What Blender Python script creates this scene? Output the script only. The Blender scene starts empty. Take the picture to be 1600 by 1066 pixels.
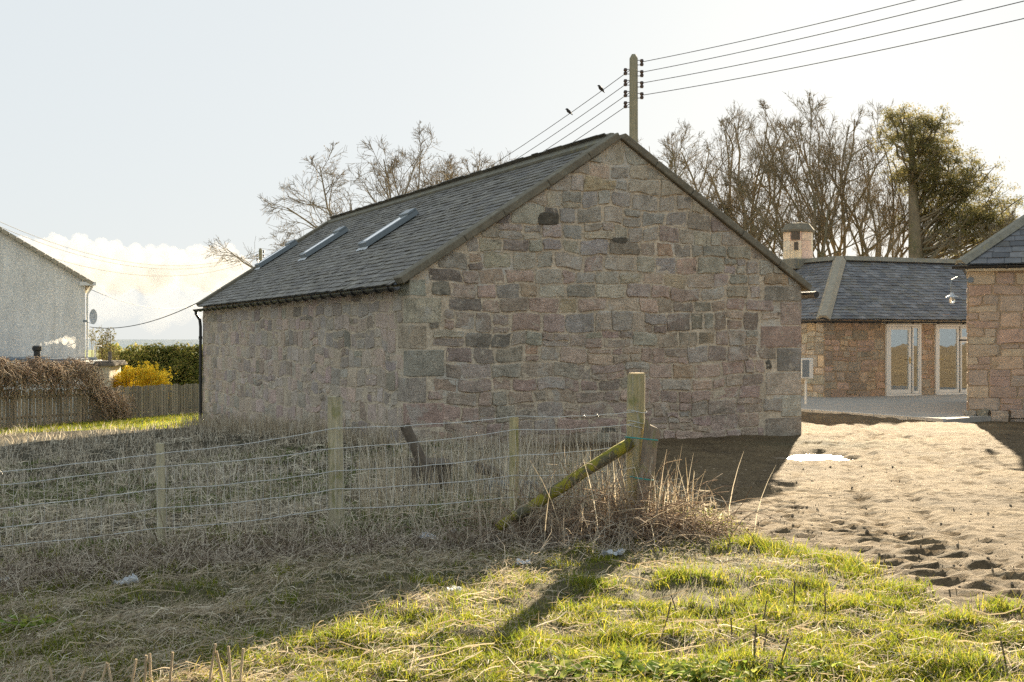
import bpy, math, random
import numpy as np
from mathutils import Vector, Matrix
random.seed(7); RNG = np.random.default_rng(11)
SC = bpy.context.scene; COL = SC.collection
R = math.radians
# ------------------------------------------------------------------ camera
F = 1985.0; HOR = 525.0; EYE = 1.65
cam = bpy.data.objects.new('camera', bpy.data.cameras.new('camera')); COL.objects.link(cam)
cam.location = (0, 0, EYE); cam.rotation_euler = (R(90), 0, 0)
cam.data.sensor_width = 36; cam.data.lens = F / 1600 * 36; cam.data.shift_y = -(533 - HOR) / 1600
cam.data.clip_start = .1; cam.data.clip_end = 90000
SC.camera = cam
# ------------------------------------------------------------------ sky and sun
SUN_AZ, SUN_EL = R(15.4), R(16.8)        # right of the view axis, above the horizon
W = bpy.data.worlds.new('World'); SC.world = W; W.use_nodes = True
wn = W.node_tree; wn.nodes.clear()
sky = wn.nodes.new('ShaderNodeTexSky'); sky.sky_type = 'NISHITA'; sky.sun_disc = False
sky.sun_elevation = SUN_EL; sky.sun_rotation = SUN_AZ
sky.air_density = 1.0; sky.dust_density = 1.4; sky.ozone_density = 1.6; sky.altitude = 60
bg = wn.nodes.new('ShaderNodeBackground'); bg.inputs[1].default_value = .15
wo = wn.nodes.new('ShaderNodeOutputWorld')
# tone curve added to even the sky's brightness and lift the fill light: m c / (k + c) + b c
ad = wn.nodes.new('ShaderNodeVectorMath'); ad.operation = 'ADD'; ad.inputs[1].default_value = (.22, .22, .22)
q_ = wn.nodes.new('ShaderNodeVectorMath'); q_.operation = 'DIVIDE'; hz = wn.nodes.new('ShaderNodeVectorMath'); hz.operation = 'MULTIPLY'; hz.inputs[1].default_value = (.605, .640, .655)
wn.links.new(sky.outputs[0], ad.inputs[0]); wn.links.new(sky.outputs[0], q_.inputs[0]); wn.links.new(ad.outputs[0], q_.inputs[1]); wn.links.new(q_.outputs[0], hz.inputs[0])
gl = wn.nodes.new('ShaderNodeVectorMath'); gl.operation = 'MULTIPLY_ADD'; gl.inputs[1].default_value = (.005, .005, .005); wn.links.new(sky.outputs[0], gl.inputs[0]); wn.links.new(hz.outputs[0], gl.inputs[2])
wn.links.new(gl.outputs[0], bg.inputs[0]); wn.links.new(bg.outputs[0], wo.inputs[0])
sd = bpy.data.lights.new('sun', 'SUN'); sd.energy = 2.75; sd.angle = R(.55); sd.color = (1, .83, .58)
sun = bpy.data.objects.new('sun', sd); COL.objects.link(sun); sun.location = (20, 60, 40)
SUNV = Vector((math.sin(SUN_AZ) * math.cos(SUN_EL), math.cos(SUN_AZ) * math.cos(SUN_EL), math.sin(SUN_EL)))
sun.rotation_euler = (-SUNV).to_track_quat('-Z', 'Y').to_euler()
vs = SC.view_settings; vs.view_transform = 'Standard'; vs.look = 'None'; vs.gamma = 1; vs.exposure = 3.1
vs.use_curve_mapping = False
SC.cycles.use_denoising = False; SC.cycles.max_bounces = 8; SC.cycles.diffuse_bounces = 4
SC.cycles.transmission_bounces = 6; SC.cycles.transparent_max_bounces = 12; SC.cycles.volume_bounces = 6
SC.cycles.sample_clamp_indirect = 6

def P(px, py, D):
    """a point at distance D that the photograph shows at pixel (px, py) of 1600 x 1066"""
    return Vector(((px - 800) / F * D, D, EYE + (HOR - py) / F * D))
# ------------------------------------------------------------------ noise
def _hash(i, j, s):
    n = (i.astype(np.int64) * 374761393 + j.astype(np.int64) * 668265263 + s * 982451653) & 0xffffffff
    n = ((n ^ (n >> 13)) * 1274126177) & 0xffffffff
    return ((n ^ (n >> 16)) & 0xffffff) / float(0xffffff)
def vn(x, y, s=0):
    x = np.asarray(x, float); y = np.asarray(y, float)
    i = np.floor(x); j = np.floor(y); u = x - i; v = y - j
    u = u * u * u * (u * (u * 6 - 15) + 10); v = v * v * v * (v * (v * 6 - 15) + 10)
    a = _hash(i, j, s); b = _hash(i + 1, j, s); c = _hash(i, j + 1, s); d = _hash(i + 1, j + 1, s)
    return (a * (1 - u) + b * u) * (1 - v) + (c * (1 - u) + d * u) * v
def fbm(x, y, o=4, s=0):
    t = 0; a = .5; n = 0
    for k in range(o):
        t = t + a * vn(x * 2 ** k + 17.3 * k, y * 2 ** k - 9.1 * k, s + k); n += a; a *= .5
    return t / n
def sst(a, b, x):
    t = np.clip((np.asarray(x, float) - a) / (b - a), 0, 1); return t * t * (3 - 2 * t)
# ------------------------------------------------------------------ terrain
BY = [4, 7.28, 9, 11.9, 14, 17, 19.5, 24]; BX = [4.3, 2.93, 2.42, 1.62, 1.3, .75, -.9, -.9]
BARN = Vector((-1.52, 18.9, 0)); BU = Vector((.9127, .4087, 0)); BV = Vector((-.4087, .9127, 0))
def dirt_mask(x, y):
    e = x - np.interp(y, BY, BX) + (fbm(x * 1.3, y * 1.3, 4, 5) - .5) * 1.5
    m = sst(-.18, .28, e)
    l = (x - BARN.x) * BU.x + (y - BARN.y) * BU.y          # left of the barn it is field again
    m = m * np.where((l < -.05) & (y > 15.5), 0, 1)
    g = np.exp(-(((x - 4.9) / .9) ** 2 + ((y - 19.7) / .75) ** 2)) * (vn(x * 5, y * 5, 8) > .35)   # green patch at the barn's corner
    return np.clip(m - 1.1 * g, 0, 1) * (1 - sst(60, 75, y))
PUD = (4.3, 18.05)
def H0(x, y):
    x = np.asarray(x, float); y = np.asarray(y, float)
    s = np.log1p(np.exp(np.clip(-(x + 1.8) * 2, -40, 40))) / 2
    s = 25 * (1 - np.exp(-s / 25))
    h = -.068 * s
    lf = sst(2, -6, x)
    h = h - .03 * np.clip(y - 22, 0, 45) * lf - .0099 * np.clip(y - 67, 0, 4000) - .01 * np.clip(-y, 0, 50)
    return h
def H(x, y):
    x = np.asarray(x, float); y = np.asarray(y, float)
    h = H0(x, y); near = 1 - sst(35, 60, y); m = dirt_mask(x, y)
    g = (fbm(x * .9, y * .9, 3, 1) - .5) * .10 + (fbm(x * 3.3, y * 3.3, 3, 2) - .5) * .09
    # yard: churned clods and tyre ruts close to the grass, trodden flat beyond
    e = x - np.interp(y, BY, BX)
    churn = np.exp(-((e - .7) / .75) ** 2) + .3 + .55 * np.exp(-((y - 18.6) / .9) ** 2) * sst(5, 7, x)
    wx = x + (vn(x * .8, y * .8, 30) - .5) * .9
    rut = np.abs(np.sin((wx * 1.1 + y * 2.1) * 4.6 + 4 * (vn(x * .7, y * .7, 31) - .5))) ** 1.4
    dd = (fbm(x * 3.2 + 1.2 * y, y * 12, 4, 20) - .5) * .045 * churn + (fbm(x * 7, y * 10, 3, 21) - .5) * .05 + (rut - .5) * .036 * np.exp(-((e - .9) / .7) ** 2) * sst(13.5, 11, y)
    dd = dd + np.clip(vn(x * 9, y * 14, 40) - .68, 0, 1) * .04 * churn + (fbm(x * .6, y * .6, 2, 50) - .5) * .07 - .03
    for tx_ in (3.05, 3.55, 4.75, 5.25):                     # wheel tracks curving over the yard
        cx_ = tx_ + .14 * (y - 9) + .012 * (y - 13) ** 2 * (1 if tx_ < 4 else -.6) + .12 * np.sin(y * .7 + tx_)
        q_ = np.exp(-((x - cx_) / .09) ** 2); dd = dd - .03 * q_ * (.8 + .4 * np.sin(y * 38 + 6 * vn(x * 3, y * 3, 52))) + .008 * np.exp(-((np.abs(x - cx_) - .17) / .05) ** 2)
    rr = np.hypot((x - PUD[0]) / .95, (y - PUD[1]) / .95) + (fbm(x * 2.5, y * 2.5, 3, 57) - .5) * .9
    dd = dd * sst(.1, 1.1, rr) - .09 * (1 - sst(.35, 1.05, rr))
    h = h + near * (g * (1 - m) + dd * m)
    pave = sst(.05, .4, (x - 8.56) * .857 + (y - 25) * .515) * (x > 2) * (y < 60) * (y > 23)     # under the paving
    return h * (1 - pave) - .09 * pave
def Hs(x, y): return float(H(np.array([x]), np.array([y]))[0])
# ------------------------------------------------------------------ materials
def mat(name, col=(.5, .5, .5), rough=.85, attr=False, noises=(), patches=(), bump=(), spec=.25, metal=0, trans=0, coat=0, wave=None):
    """Principled (+ translucency for leaves); noises (scale, amount) vary the value, patches (colour, scale, lo, hi, amount) are
    stains with a shape of their own, bump (scale, distance) is fine relief; coordinates are metres in the place."""
    m = bpy.data.materials.new(name); m.use_nodes = True; nt = m.node_tree; N = nt.nodes; L = nt.links
    b = N['Principled BSDF']; out = N['Material Output']
    b.inputs['Roughness'].default_value = rough; b.inputs['Metallic'].default_value = metal
    b.inputs['Specular IOR Level'].default_value = spec; b.inputs['Coat Weight'].default_value = coat
    pos = N.new('ShaderNodeNewGeometry').outputs['Position']
    if attr:
        a = N.new('ShaderNodeAttribute'); a.attribute_name = 'tint'; c = a.outputs['Color']
    else:
        a = N.new('ShaderNodeRGB'); a.outputs[0].default_value = (*col, 1); c = a.outputs[0]
    def nz(scale, detail=5, rough_=.6, dist=0):
        n = N.new('ShaderNodeTexNoise'); n.inputs['Detail'].default_value = detail; n.inputs['Roughness'].default_value = rough_
        n.inputs['Distortion'].default_value = dist
        if isinstance(scale, tuple):
            mp = N.new('ShaderNodeMapping'); mp.inputs['Scale'].default_value = scale; L.new(pos, mp.inputs[0]); L.new(mp.outputs[0], n.inputs[0])
            n.inputs['Scale'].default_value = 1
        else:
            n.inputs['Scale'].default_value = scale; L.new(pos, n.inputs[0])
        return n.outputs[0]
    for sc, am in noises:
        mr = N.new('ShaderNodeMapRange'); mr.inputs[1].default_value = .25; mr.inputs[2].default_value = .75
        mr.inputs[3].default_value = 1 - am; mr.inputs[4].default_value = 1 + am; L.new(nz(sc), mr.inputs[0])
        mx = N.new('ShaderNodeVectorMath'); mx.operation = 'SCALE'; L.new(c, mx.inputs[0]); L.new(mr.outputs[0], mx.inputs['Scale']); c = mx.outputs[0]
    for pc, sc, lo, hi, am in patches:
        mr = N.new('ShaderNodeMapRange'); mr.interpolation_type = 'SMOOTHSTEP'
        mr.inputs[1].default_value = lo; mr.inputs[2].default_value = hi; mr.inputs[3].default_value = 0; mr.inputs[4].default_value = am
        L.new(nz(sc, 6, .65, .4), mr.inputs[0])
        mx = N.new('ShaderNodeMix'); mx.data_type = 'RGBA'; L.new(mr.outputs[0], mx.inputs[0]); L.new(c, mx.inputs[6]); mx.inputs[7].default_value = (*pc, 1); c = mx.outputs[2]
    L.new(c, b.inputs['Base Color'])
    nrm = None
    for sc, dist in bump:
        bp = N.new('ShaderNodeBump'); bp.inputs['Strength'].default_value = 1; bp.inputs['Distance'].default_value = dist
        L.new(nz(sc, 8, .65), bp.inputs['Height'])
        if nrm: L.new(nrm, bp.inputs['Normal'])
        nrm = bp.outputs[0]
    if nrm: L.new(nrm, b.inputs['Normal'])
    if trans:
        t = N.new('ShaderNodeBsdfTranslucent'); L.new(c, t.inputs[0]); mx = N.new('ShaderNodeMixShader'); mx.inputs[0].default_value = trans
        L.new(b.outputs[0], mx.inputs[1]); L.new(t.outputs[0], mx.inputs[2]); L.new(mx.outputs[0], out.inputs[0])
    return m
MT = {}
def defm(k, **kw): MT[k] = mat(k, **kw)
STAIN = [((.22, .20, .155), .9, .52, .68, .6), ((.66, .62, .54), 2.3, .56, .68, .6), ((.10, .095, .08), 3.4, .60, .70, .6)]
defm('stone', attr=True, rough=.92, noises=((7, .3), (35, .3)), patches=STAIN + [((.62, .54, .42), 8, .575, .62, .6)], bump=((9, .05), ((10, 10, 42), .03), (40, .02), (90, .01)))
defm('stone_side', attr=True, rough=.92, noises=((7, .18), (40, .2)), patches=[((.52, .46, .36), 1.6, .48, .70, .5), ((.22, .2, .155), 2.2, .60, .74, .45), ((.58, .50, .38), 12, .57, .62, .65)], bump=((9, .05), (30, .03), (80, .012)))
defm('mortar', col=(.62, .52, .39), rough=.95, noises=((3, .25), (25, .35)), patches=[((.6, .57, .51), 1.4, .54, .66, .8), ((.24, .21, .17), 2.6, .60, .74, .5), ((.2, .2, .13), 1.0, .62, .74, .4)], bump=((22, .03), (90, .01)))
defm('warm_mortar', col=(.42, .32, .22), rough=.95, noises=((5, .2), (30, .25)), bump=((22, .03), (90, .01)))
defm('coping', col=(.19, .168, .125), rough=.95, noises=((6, .25), (40, .25)), patches=[((.33, .31, .24), 5, .55, .7, .6), ((.10, .10, .07), 3, .56, .72, .5)], bump=((30, .012), (90, .006)))
defm('ridge_stone', col=(.24, .225, .18), rough=.95, noises=((6, .2), (40, .25)), patches=[((.36, .30, .13), 7, .56, .68, .5), ((.10, .10, .08), 3, .56, .72, .4)], bump=((30, .012), (90, .006)))
defm('slate', attr=True, rough=.62, spec=.35, noises=((4, .25), (50, .25)), patches=[((.27, .265, .24), 6, .60, .72, .5), ((.14, .13, .085), 2.2, .54, .68, .6), ((.3, .29, .25), 14, .68, .72, .7)], bump=((60, .004), (9, .006)))
defm('black_iron', col=(.022, .022, .022), rough=.45, spec=.5, noises=((20, .3),), patches=[((.07, .055, .04), 9, .6, .72, .6)], bump=((60, .003),))
defm('grey_frame', col=(.20, .23, .25), rough=.4, spec=.5, noises=((12, .08),))
defm('lead', col=(.55, .57, .58), rough=.5, spec=.5, metal=.2, noises=((12, .2),), bump=((25, .01),))
defm('white_paint', col=(.72, .71, .67), rough=.5, spec=.4, noises=((5, .06), (60, .05)))
defm('cream_paint', col=(.68, .62, .48), rough=.6, noises=((5, .1), (60, .06)))
defm('glass', col=(.07, .055, .035), rough=.03, spec=.9, coat=1)
defm('roof_glass', col=(.72, .75, .77), rough=.04, metal=.6, spec=.8)
defm('door_glass', col=(.42, .34, .22), rough=.03, metal=.45, spec=.8, bump=((2.5, .02),))
defm('harling', col=(.76, .73, .67), rough=.97, noises=((1.2, .08), ((4, 4, .35), .14), (16, .28)), patches=[((.45, .43, .38), (2.5, 2.5, .3), .56, .7, .45)], bump=((24, .014), (70, .005)))
defm('roof_tile', col=(.17, .145, .12), rough=.9, noises=((8, .3), (30, .2)), bump=((30, .012),))
defm('felt', col=(.16, .19, .22), rough=.85, noises=((4, .2),), bump=((50, .004),))
defm('post_wood', attr=True, rough=.92, noises=(((60, 60, 3), .35), ((9, 9, 2), .2)), patches=[((.22, .225, .08), (12, 12, 5), .5, .64, .7), ((.46, .43, .36), (30, 30, 4), .55, .66, .6)], bump=(((90, 90, 3), .012), ((25, 25, 4), .012)))
defm('moss_wood', col=(.13, .12, .08), rough=.95, noises=((20, .3),), patches=[((.30, .27, .03), 7, .42, .55, .95)], bump=((60, .015), (14, .02)))
defm('pale_wood', attr=True, rough=.92, noises=(((40, 40, 3), .3), ((6, 6, 2), .2)), bump=(((90, 90, 4), .008),))
defm('pole_wood', col=(.30, .27, .18), rough=.9, noises=(((25, 25, .8), .28), (3, .15)), bump=(((50, 50, 1), .015),))
defm('wire', col=(.6, .59, .56), rough=.5, metal=.4, spec=.5)
defm('cable', col=(.10, .10, .095), rough=.6)
defm('twine', col=(.05, .27, .25), rough=.7)
defm('bark', col=(.27, .22, .145), rough=.95, noises=(((6, 6, 1.5), .3), (1.2, .2)), patches=[((.15, .15, .07), 1.3, .5, .65, .6)], bump=(((18, 18, 4), .03),))
defm('bark_dark', col=(.24, .195, .135), rough=.95, noises=(((6, 6, 1.5), .3),), bump=(((18, 18, 4), .03),))
defm('twig_brown', attr=True, rough=.9, noises=((30, .2),), trans=.12)
defm('leaf', attr=True, rough=.75, spec=.08, noises=((3, .2),), trans=.45)
defm('petal', attr=True, rough=.7, trans=.45)
defm('blade', attr=True, rough=.65, spec=.2, trans=.6)
defm('straw', attr=True, rough=.75, spec=.25, trans=.3)
defm('plastic_scrap', col=(.70, .72, .74), rough=.5, trans=.25, bump=((30, .02),))
defm('feather', col=(.035, .03, .028), rough=.7)
defm('insulator', col=(.06, .035, .028), rough=.35, spec=.5)
defm('paving', col=(.37, .34, .295), rough=.9, noises=((2, .12), (40, .18)), bump=((40, .006),))
defm('brass', col=(.55, .38, .13), rough=.35, metal=.9)
defm('dark_wood', col=(.13, .105, .08), rough=.95, noises=((20, .3),), bump=((40, .01),))
def glassy(name, col, rough):
    m = mat(name, col=col, rough=rough); m.node_tree.nodes['Principled BSDF'].inputs['Transmission Weight'].default_value = 1; return m
def pane_glass():
    m = bpy.data.materials.new('pane_glass'); m.use_nodes = True; nt = m.node_tree; nt.nodes.clear(); o = nt.nodes.new('ShaderNodeOutputMaterial')
    t = nt.nodes.new('ShaderNodeBsdfTransparent'); t.inputs[0].default_value = (.85, .88, .86, 1); g = nt.nodes.new('ShaderNodeBsdfGlossy'); g.inputs[0].default_value = (.88, .92, .95, 1); g.inputs['Roughness'].default_value = .01
    n = nt.nodes.new('ShaderNodeTexNoise'); n.inputs['Scale'].default_value = 2.2; b = nt.nodes.new('ShaderNodeBump'); b.inputs['Distance'].default_value = .0008; nt.links.new(nt.nodes.new('ShaderNodeNewGeometry').outputs['Position'], n.inputs[0]); nt.links.new(n.outputs[0], b.inputs['Height']); nt.links.new(b.outputs[0], g.inputs['Normal'])
    x = nt.nodes.new('ShaderNodeMixShader'); x.inputs[0].default_value = .36; nt.links.new(t.outputs[0], x.inputs[1]); nt.links.new(g.outputs[0], x.inputs[2]); nt.links.new(x.outputs[0], o.inputs[0]); return m
MT['pane_glass'] = pane_glass()
MT['bulb_glass'] = glassy('bulb_glass', (.95, .95, .9), .05)
# ------------------------------------------------------------------ mesh helpers
def link(name, me, m=None, parent=None):
    if m: me.materials.append(MT[m]) if not me.materials else None
    o = bpy.data.objects.new(name, me); COL.objects.link(o); o.parent = parent; return o
def tag(o, label=None, cat=None, group=None, kind=None):
    for k, v in (('label', label), ('category', cat), ('group', group), ('kind', kind)):
        if v: o[k] = v
    return o
def empty(name, loc, rz=0, **kw):
    o = bpy.data.objects.new(name, None); COL.objects.link(o); o.location = loc; o.rotation_euler = (0, 0, rz); o.empty_display_size = .2
    return tag(o, **kw)
def rot_from(z, x=None):
    z = Vector(z).normalized(); x = Vector(x) if x is not None else (Vector((1, 0, 0)) if abs(z.x) < .9 else Vector((0, 1, 0)))
    y = z.cross(x).normalized(); x = y.cross(z); return Matrix((x, y, z)).transposed()
class MB:
    def __init__(s): s.v = []; s.f = []; s.c = []
    def add(s, vs, fs, col=(.5, .5, .5)):
        o = len(s.v); s.v += [tuple(p) for p in vs]; s.f += [tuple(i + o for i in f) for f in fs]; s.c += [col] * len(vs); return s
    def box(s, c, h, Rm=None, bev=0, col=(.5, .5, .5), jit=0):
        c = Vector(c); h = Vector(h); vs = []; fs = []
        tr = (lambda p: c + (Rm @ p if Rm else p))
        if not bev:
            for z in (-1, 1):
                for y in (-1, 1):
                    for x in (-1, 1): vs.append(tr(Vector((x * h.x, y * h.y, z * h.z)) + Vector([random.uniform(-jit, jit) for _ in range(3)])))
            fs = [(0, 2, 3, 1), (4, 5, 7, 6), (0, 1, 5, 4), (2, 6, 7, 3), (0, 4, 6, 2), (1, 3, 7, 5)]
            return s.add(vs, fs, col)
        idx = {}
        for x in (-1, 1):
            for y in (-1, 1):
                for z in (-1, 1):
                    j = Vector([random.uniform(-jit, jit) for _ in range(3)])
                    for a in range(3):
                        q = Vector((x * (h.x - bev), y * (h.y - bev), z * (h.z - bev))); q[a] = (x, y, z)[a] * h[a]
                        idx[(x, y, z, a)] = len(vs); vs.append(tr(q + j))
        g = lambda *k: idx[k]
        for a in range(3):
            b, d = [(1, 2), (0, 2), (0, 1)][a]
            for sg in (-1, 1):
                r = []
                for e, f in ((-1, -1), (1, -1), (1, 1), (-1, 1)):
                    k = [0, 0, 0]; k[a] = sg; k[b] = e; k[d] = f; r.append(g(*k, a))
                fs.append(tuple(r if (sg > 0) == (a != 1) else r[::-1]))
            for e in (-1, 1):
                for f in (-1, 1):
                    r = []
                    for sg in (-1, 1):
                        k = [0, 0, 0]; k[a] = sg; k[b] = e; k[d] = f; r += [g(*k, b), g(*k, d)]
                    fs.append((r[0], r[1], r[3], r[2]))
        for x in (-1, 1):
            for y in (-1, 1):
                for z in (-1, 1): fs.append((g(x, y, z, 0), g(x, y, z, 1), g(x, y, z, 2)))
        return s.add(vs, fs, col)
    def tube(s, pts, rad, n=8, cap=True, col=(.5, .5, .5)):
        pts = [Vector(p) for p in pts]; k = len(pts)
        if not hasattr(rad, '__len__'): rad = [rad] * k
        t0 = (pts[1] - pts[0]).normalized(); ref = Vector((0, 0, 1)) if abs(t0.z) < .9 else Vector((1, 0, 0))
        x = t0.cross(ref).normalized(); vs = []; fs = []
        for i, p in enumerate(pts):
            t = (pts[min(i + 1, k - 1)] - pts[max(i - 1, 0)]).normalized(); x = (x - t * x.dot(t)).normalized(); y = t.cross(x)
            for j in range(n):
                a = 2 * math.pi * j / n; vs.append(p + (x * math.cos(a) + y * math.sin(a)) * rad[i])
        for i in range(k - 1):
            for j in range(n): fs.append((i * n + j, i * n + (j + 1) % n, (i + 1) * n + (j + 1) % n, (i + 1) * n + j))
        if cap: fs += [tuple(range(n))[::-1], tuple((k - 1) * n + j for j in range(n))]
        return s.add(vs, fs, col)
    def prism(s, poly, a, b, col=(.5, .5, .5)):
        """closed polygon of 3-D points extruded by the vector b - a"""
        n = len(poly); a = Vector(a); b = Vector(b); vs = [Vector(p) + a for p in poly] + [Vector(p) + b for p in poly]
        fs = [tuple(range(n))[::-1], tuple(range(n, 2 * n))] + [(i, (i + 1) % n, n + (i + 1) % n, n + i) for i in range(n)]
        return s.add(vs, fs, col)
    def mesh(s, name, smooth=False):
        me = bpy.data.meshes.new(name); me.from_pydata(s.v, [], s.f)
        at = me.attributes.new('tint', 'FLOAT_COLOR', 'POINT'); at.data.foreach_set('color', np.array([(*c, 1) for c in s.c], np.float32).ravel())
        import bmesh
        bm = bmesh.new(); bm.from_mesh(me); bmesh.ops.recalc_face_normals(bm, faces=bm.faces); bm.to_mesh(me); bm.free()
        if smooth: me.polygons.foreach_set('use_smooth', [True] * len(me.polygons))
        return me
    def build(s, name, m, parent=None, smooth=False): return link(name, s.mesh(name, smooth), m, parent)
def npmesh(name, V, Fq, colr, m, parent=None, smooth=False):
    """V (n,3); Fq (k,3 or 4) ints; colr (n,3)"""
    me = bpy.data.meshes.new(name); V = np.ascontiguousarray(V, np.float32); Fq = np.ascontiguousarray(Fq, np.int32); q = Fq.shape[1]
    me.vertices.add(len(V)); me.vertices.foreach_set('co', V.ravel()); me.loops.add(Fq.size); me.loops.foreach_set('vertex_index', Fq.ravel())
    me.polygons.add(len(Fq)); me.polygons.foreach_set('loop_start', np.arange(0, Fq.size, q, dtype=np.int32)); me.polygons.foreach_set('loop_total', np.full(len(Fq), q, np.int32))
    if smooth: me.polygons.foreach_set('use_smooth', np.ones(len(Fq), bool))
    at = me.attributes.new('tint', 'FLOAT_COLOR', 'POINT'); at.data.foreach_set('color', np.concatenate([colr, np.ones((len(V), 1))], 1).astype(np.float32).ravel())
    me.update(calc_edges=True); return link(name, me, m, parent)
def ribbons(name, C, Wd, side, colr, m, parent=None):
    """C (N,K,3) centre lines, Wd (N,K) half widths, side (N,3)"""
    n, k, _ = C.shape; V = np.stack([C - side[:, None, :] * Wd[..., None], C + side[:, None, :] * Wd[..., None]], 2).reshape(-1, 3)
    b = (np.arange(n) * k * 2)[:, None] + (np.arange(k - 1) * 2)[None]; Fq = np.stack([b, b + 1, b + 3, b + 2], -1).reshape(-1, 4)
    return npmesh(name, V, Fq, np.repeat(colr, k * 2, 0), m, parent)
def nptubes(name, lines, m, parent=None, colr=None):
    """lines: list of (pts (k,3), rad (k,), sides); done in batches of equal shape"""
    grp = {}
    for li, (p, r, n) in enumerate(lines): grp.setdefault((len(p), n), []).append(li)
    VV = []; FF = []; CC = []; o = 0
    for (k, n), ids in grp.items():
        p = np.array([lines[i][0] for i in ids], float); r = np.array([lines[i][1] for i in ids], float); N_ = len(ids)
        t = np.gradient(p, axis=1); t /= np.linalg.norm(t, axis=2)[..., None] + 1e-9
        ref = np.where(np.abs(t[:, :1, 2:3]) < .8, np.array([0, 0, 1.]), np.array([1., 0, 0]))
        x = np.cross(t, np.broadcast_to(ref, t.shape)); x /= np.linalg.norm(x, axis=2)[..., None] + 1e-9; y = np.cross(t, x)
        a = np.arange(n) * 2 * np.pi / n
        VV.append((p[:, :, None] + (x[:, :, None] * np.cos(a)[None, None, :, None] + y[:, :, None] * np.sin(a)[None, None, :, None]) * r[:, :, None, None]).reshape(-1, 3))
        b_ = (np.arange(N_) * k * n)[:, None, None] + (np.arange(k - 1) * n)[None, :, None] + o; j = np.arange(n)[None, None]; j2 = (j + 1) % n
        f = np.stack([b_ + j, b_ + j2, b_ + n + j2, b_ + n + j], -1).reshape(-1, 4); FF.append(f); o += N_ * k * n
        c = np.array([colr[i] for i in ids]) if colr is not None else np.tile([.12, .1, .08], (N_, 1)); CC.append(np.repeat(c, k * n, 0))
    return npmesh(name, np.concatenate(VV), np.concatenate(FF), np.concatenate(CC), m, parent, True)
def lin(r, g, b): return tuple(((c / 255) / 12.92 if c / 255 <= .04045 else ((c / 255 + .055) / 1.055) ** 2.4) for c in (r, g, b))
# ================================================================== GROUND
def axis(fine, grow, lo, hi):
    a = list(fine); d = a[-1] - a[-2]
    while a[-1] < hi: d *= grow; a.append(a[-1] + d)
    d = a[1] - a[0]; b = []
    x = a[0]
    while x > lo: d *= grow; x -= d; b.append(x)
    return np.array(b[::-1] + a)
gx = axis(np.arange(-5.4, 8.0, .058), 1.12, -4000, 4000)
gy = axis(np.concatenate([np.arange(5.4, 14, .052), np.arange(14, 22, .085), np.arange(22, 40, .3)]), 1.11, -70, 4200)
GX, GY = np.meshgrid(gx, gy); GZ = H(GX, GY)
dm = dirt_mask(GX, GY).ravel()
nx, ny = len(gx), len(gy); ii = (np.arange(ny - 1) * nx)[:, None] + np.arange(nx - 1)[None]
Fq = np.stack([ii, ii + 1, ii + nx + 1, ii + nx], -1).reshape(-1, 4)
lawn = (sst(32.5, 34.5, GY + .35 * (GX + 9)) * (GX < -4)).ravel()
fieldm = (sst(9.6, 10.6, GY) * (1 - sst(33, 36, GY + .35 * (GX + 9))) * (GX < 6)).ravel() * (1 - dm)
tint = np.stack([dm, lawn, fieldm], 1)
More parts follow.
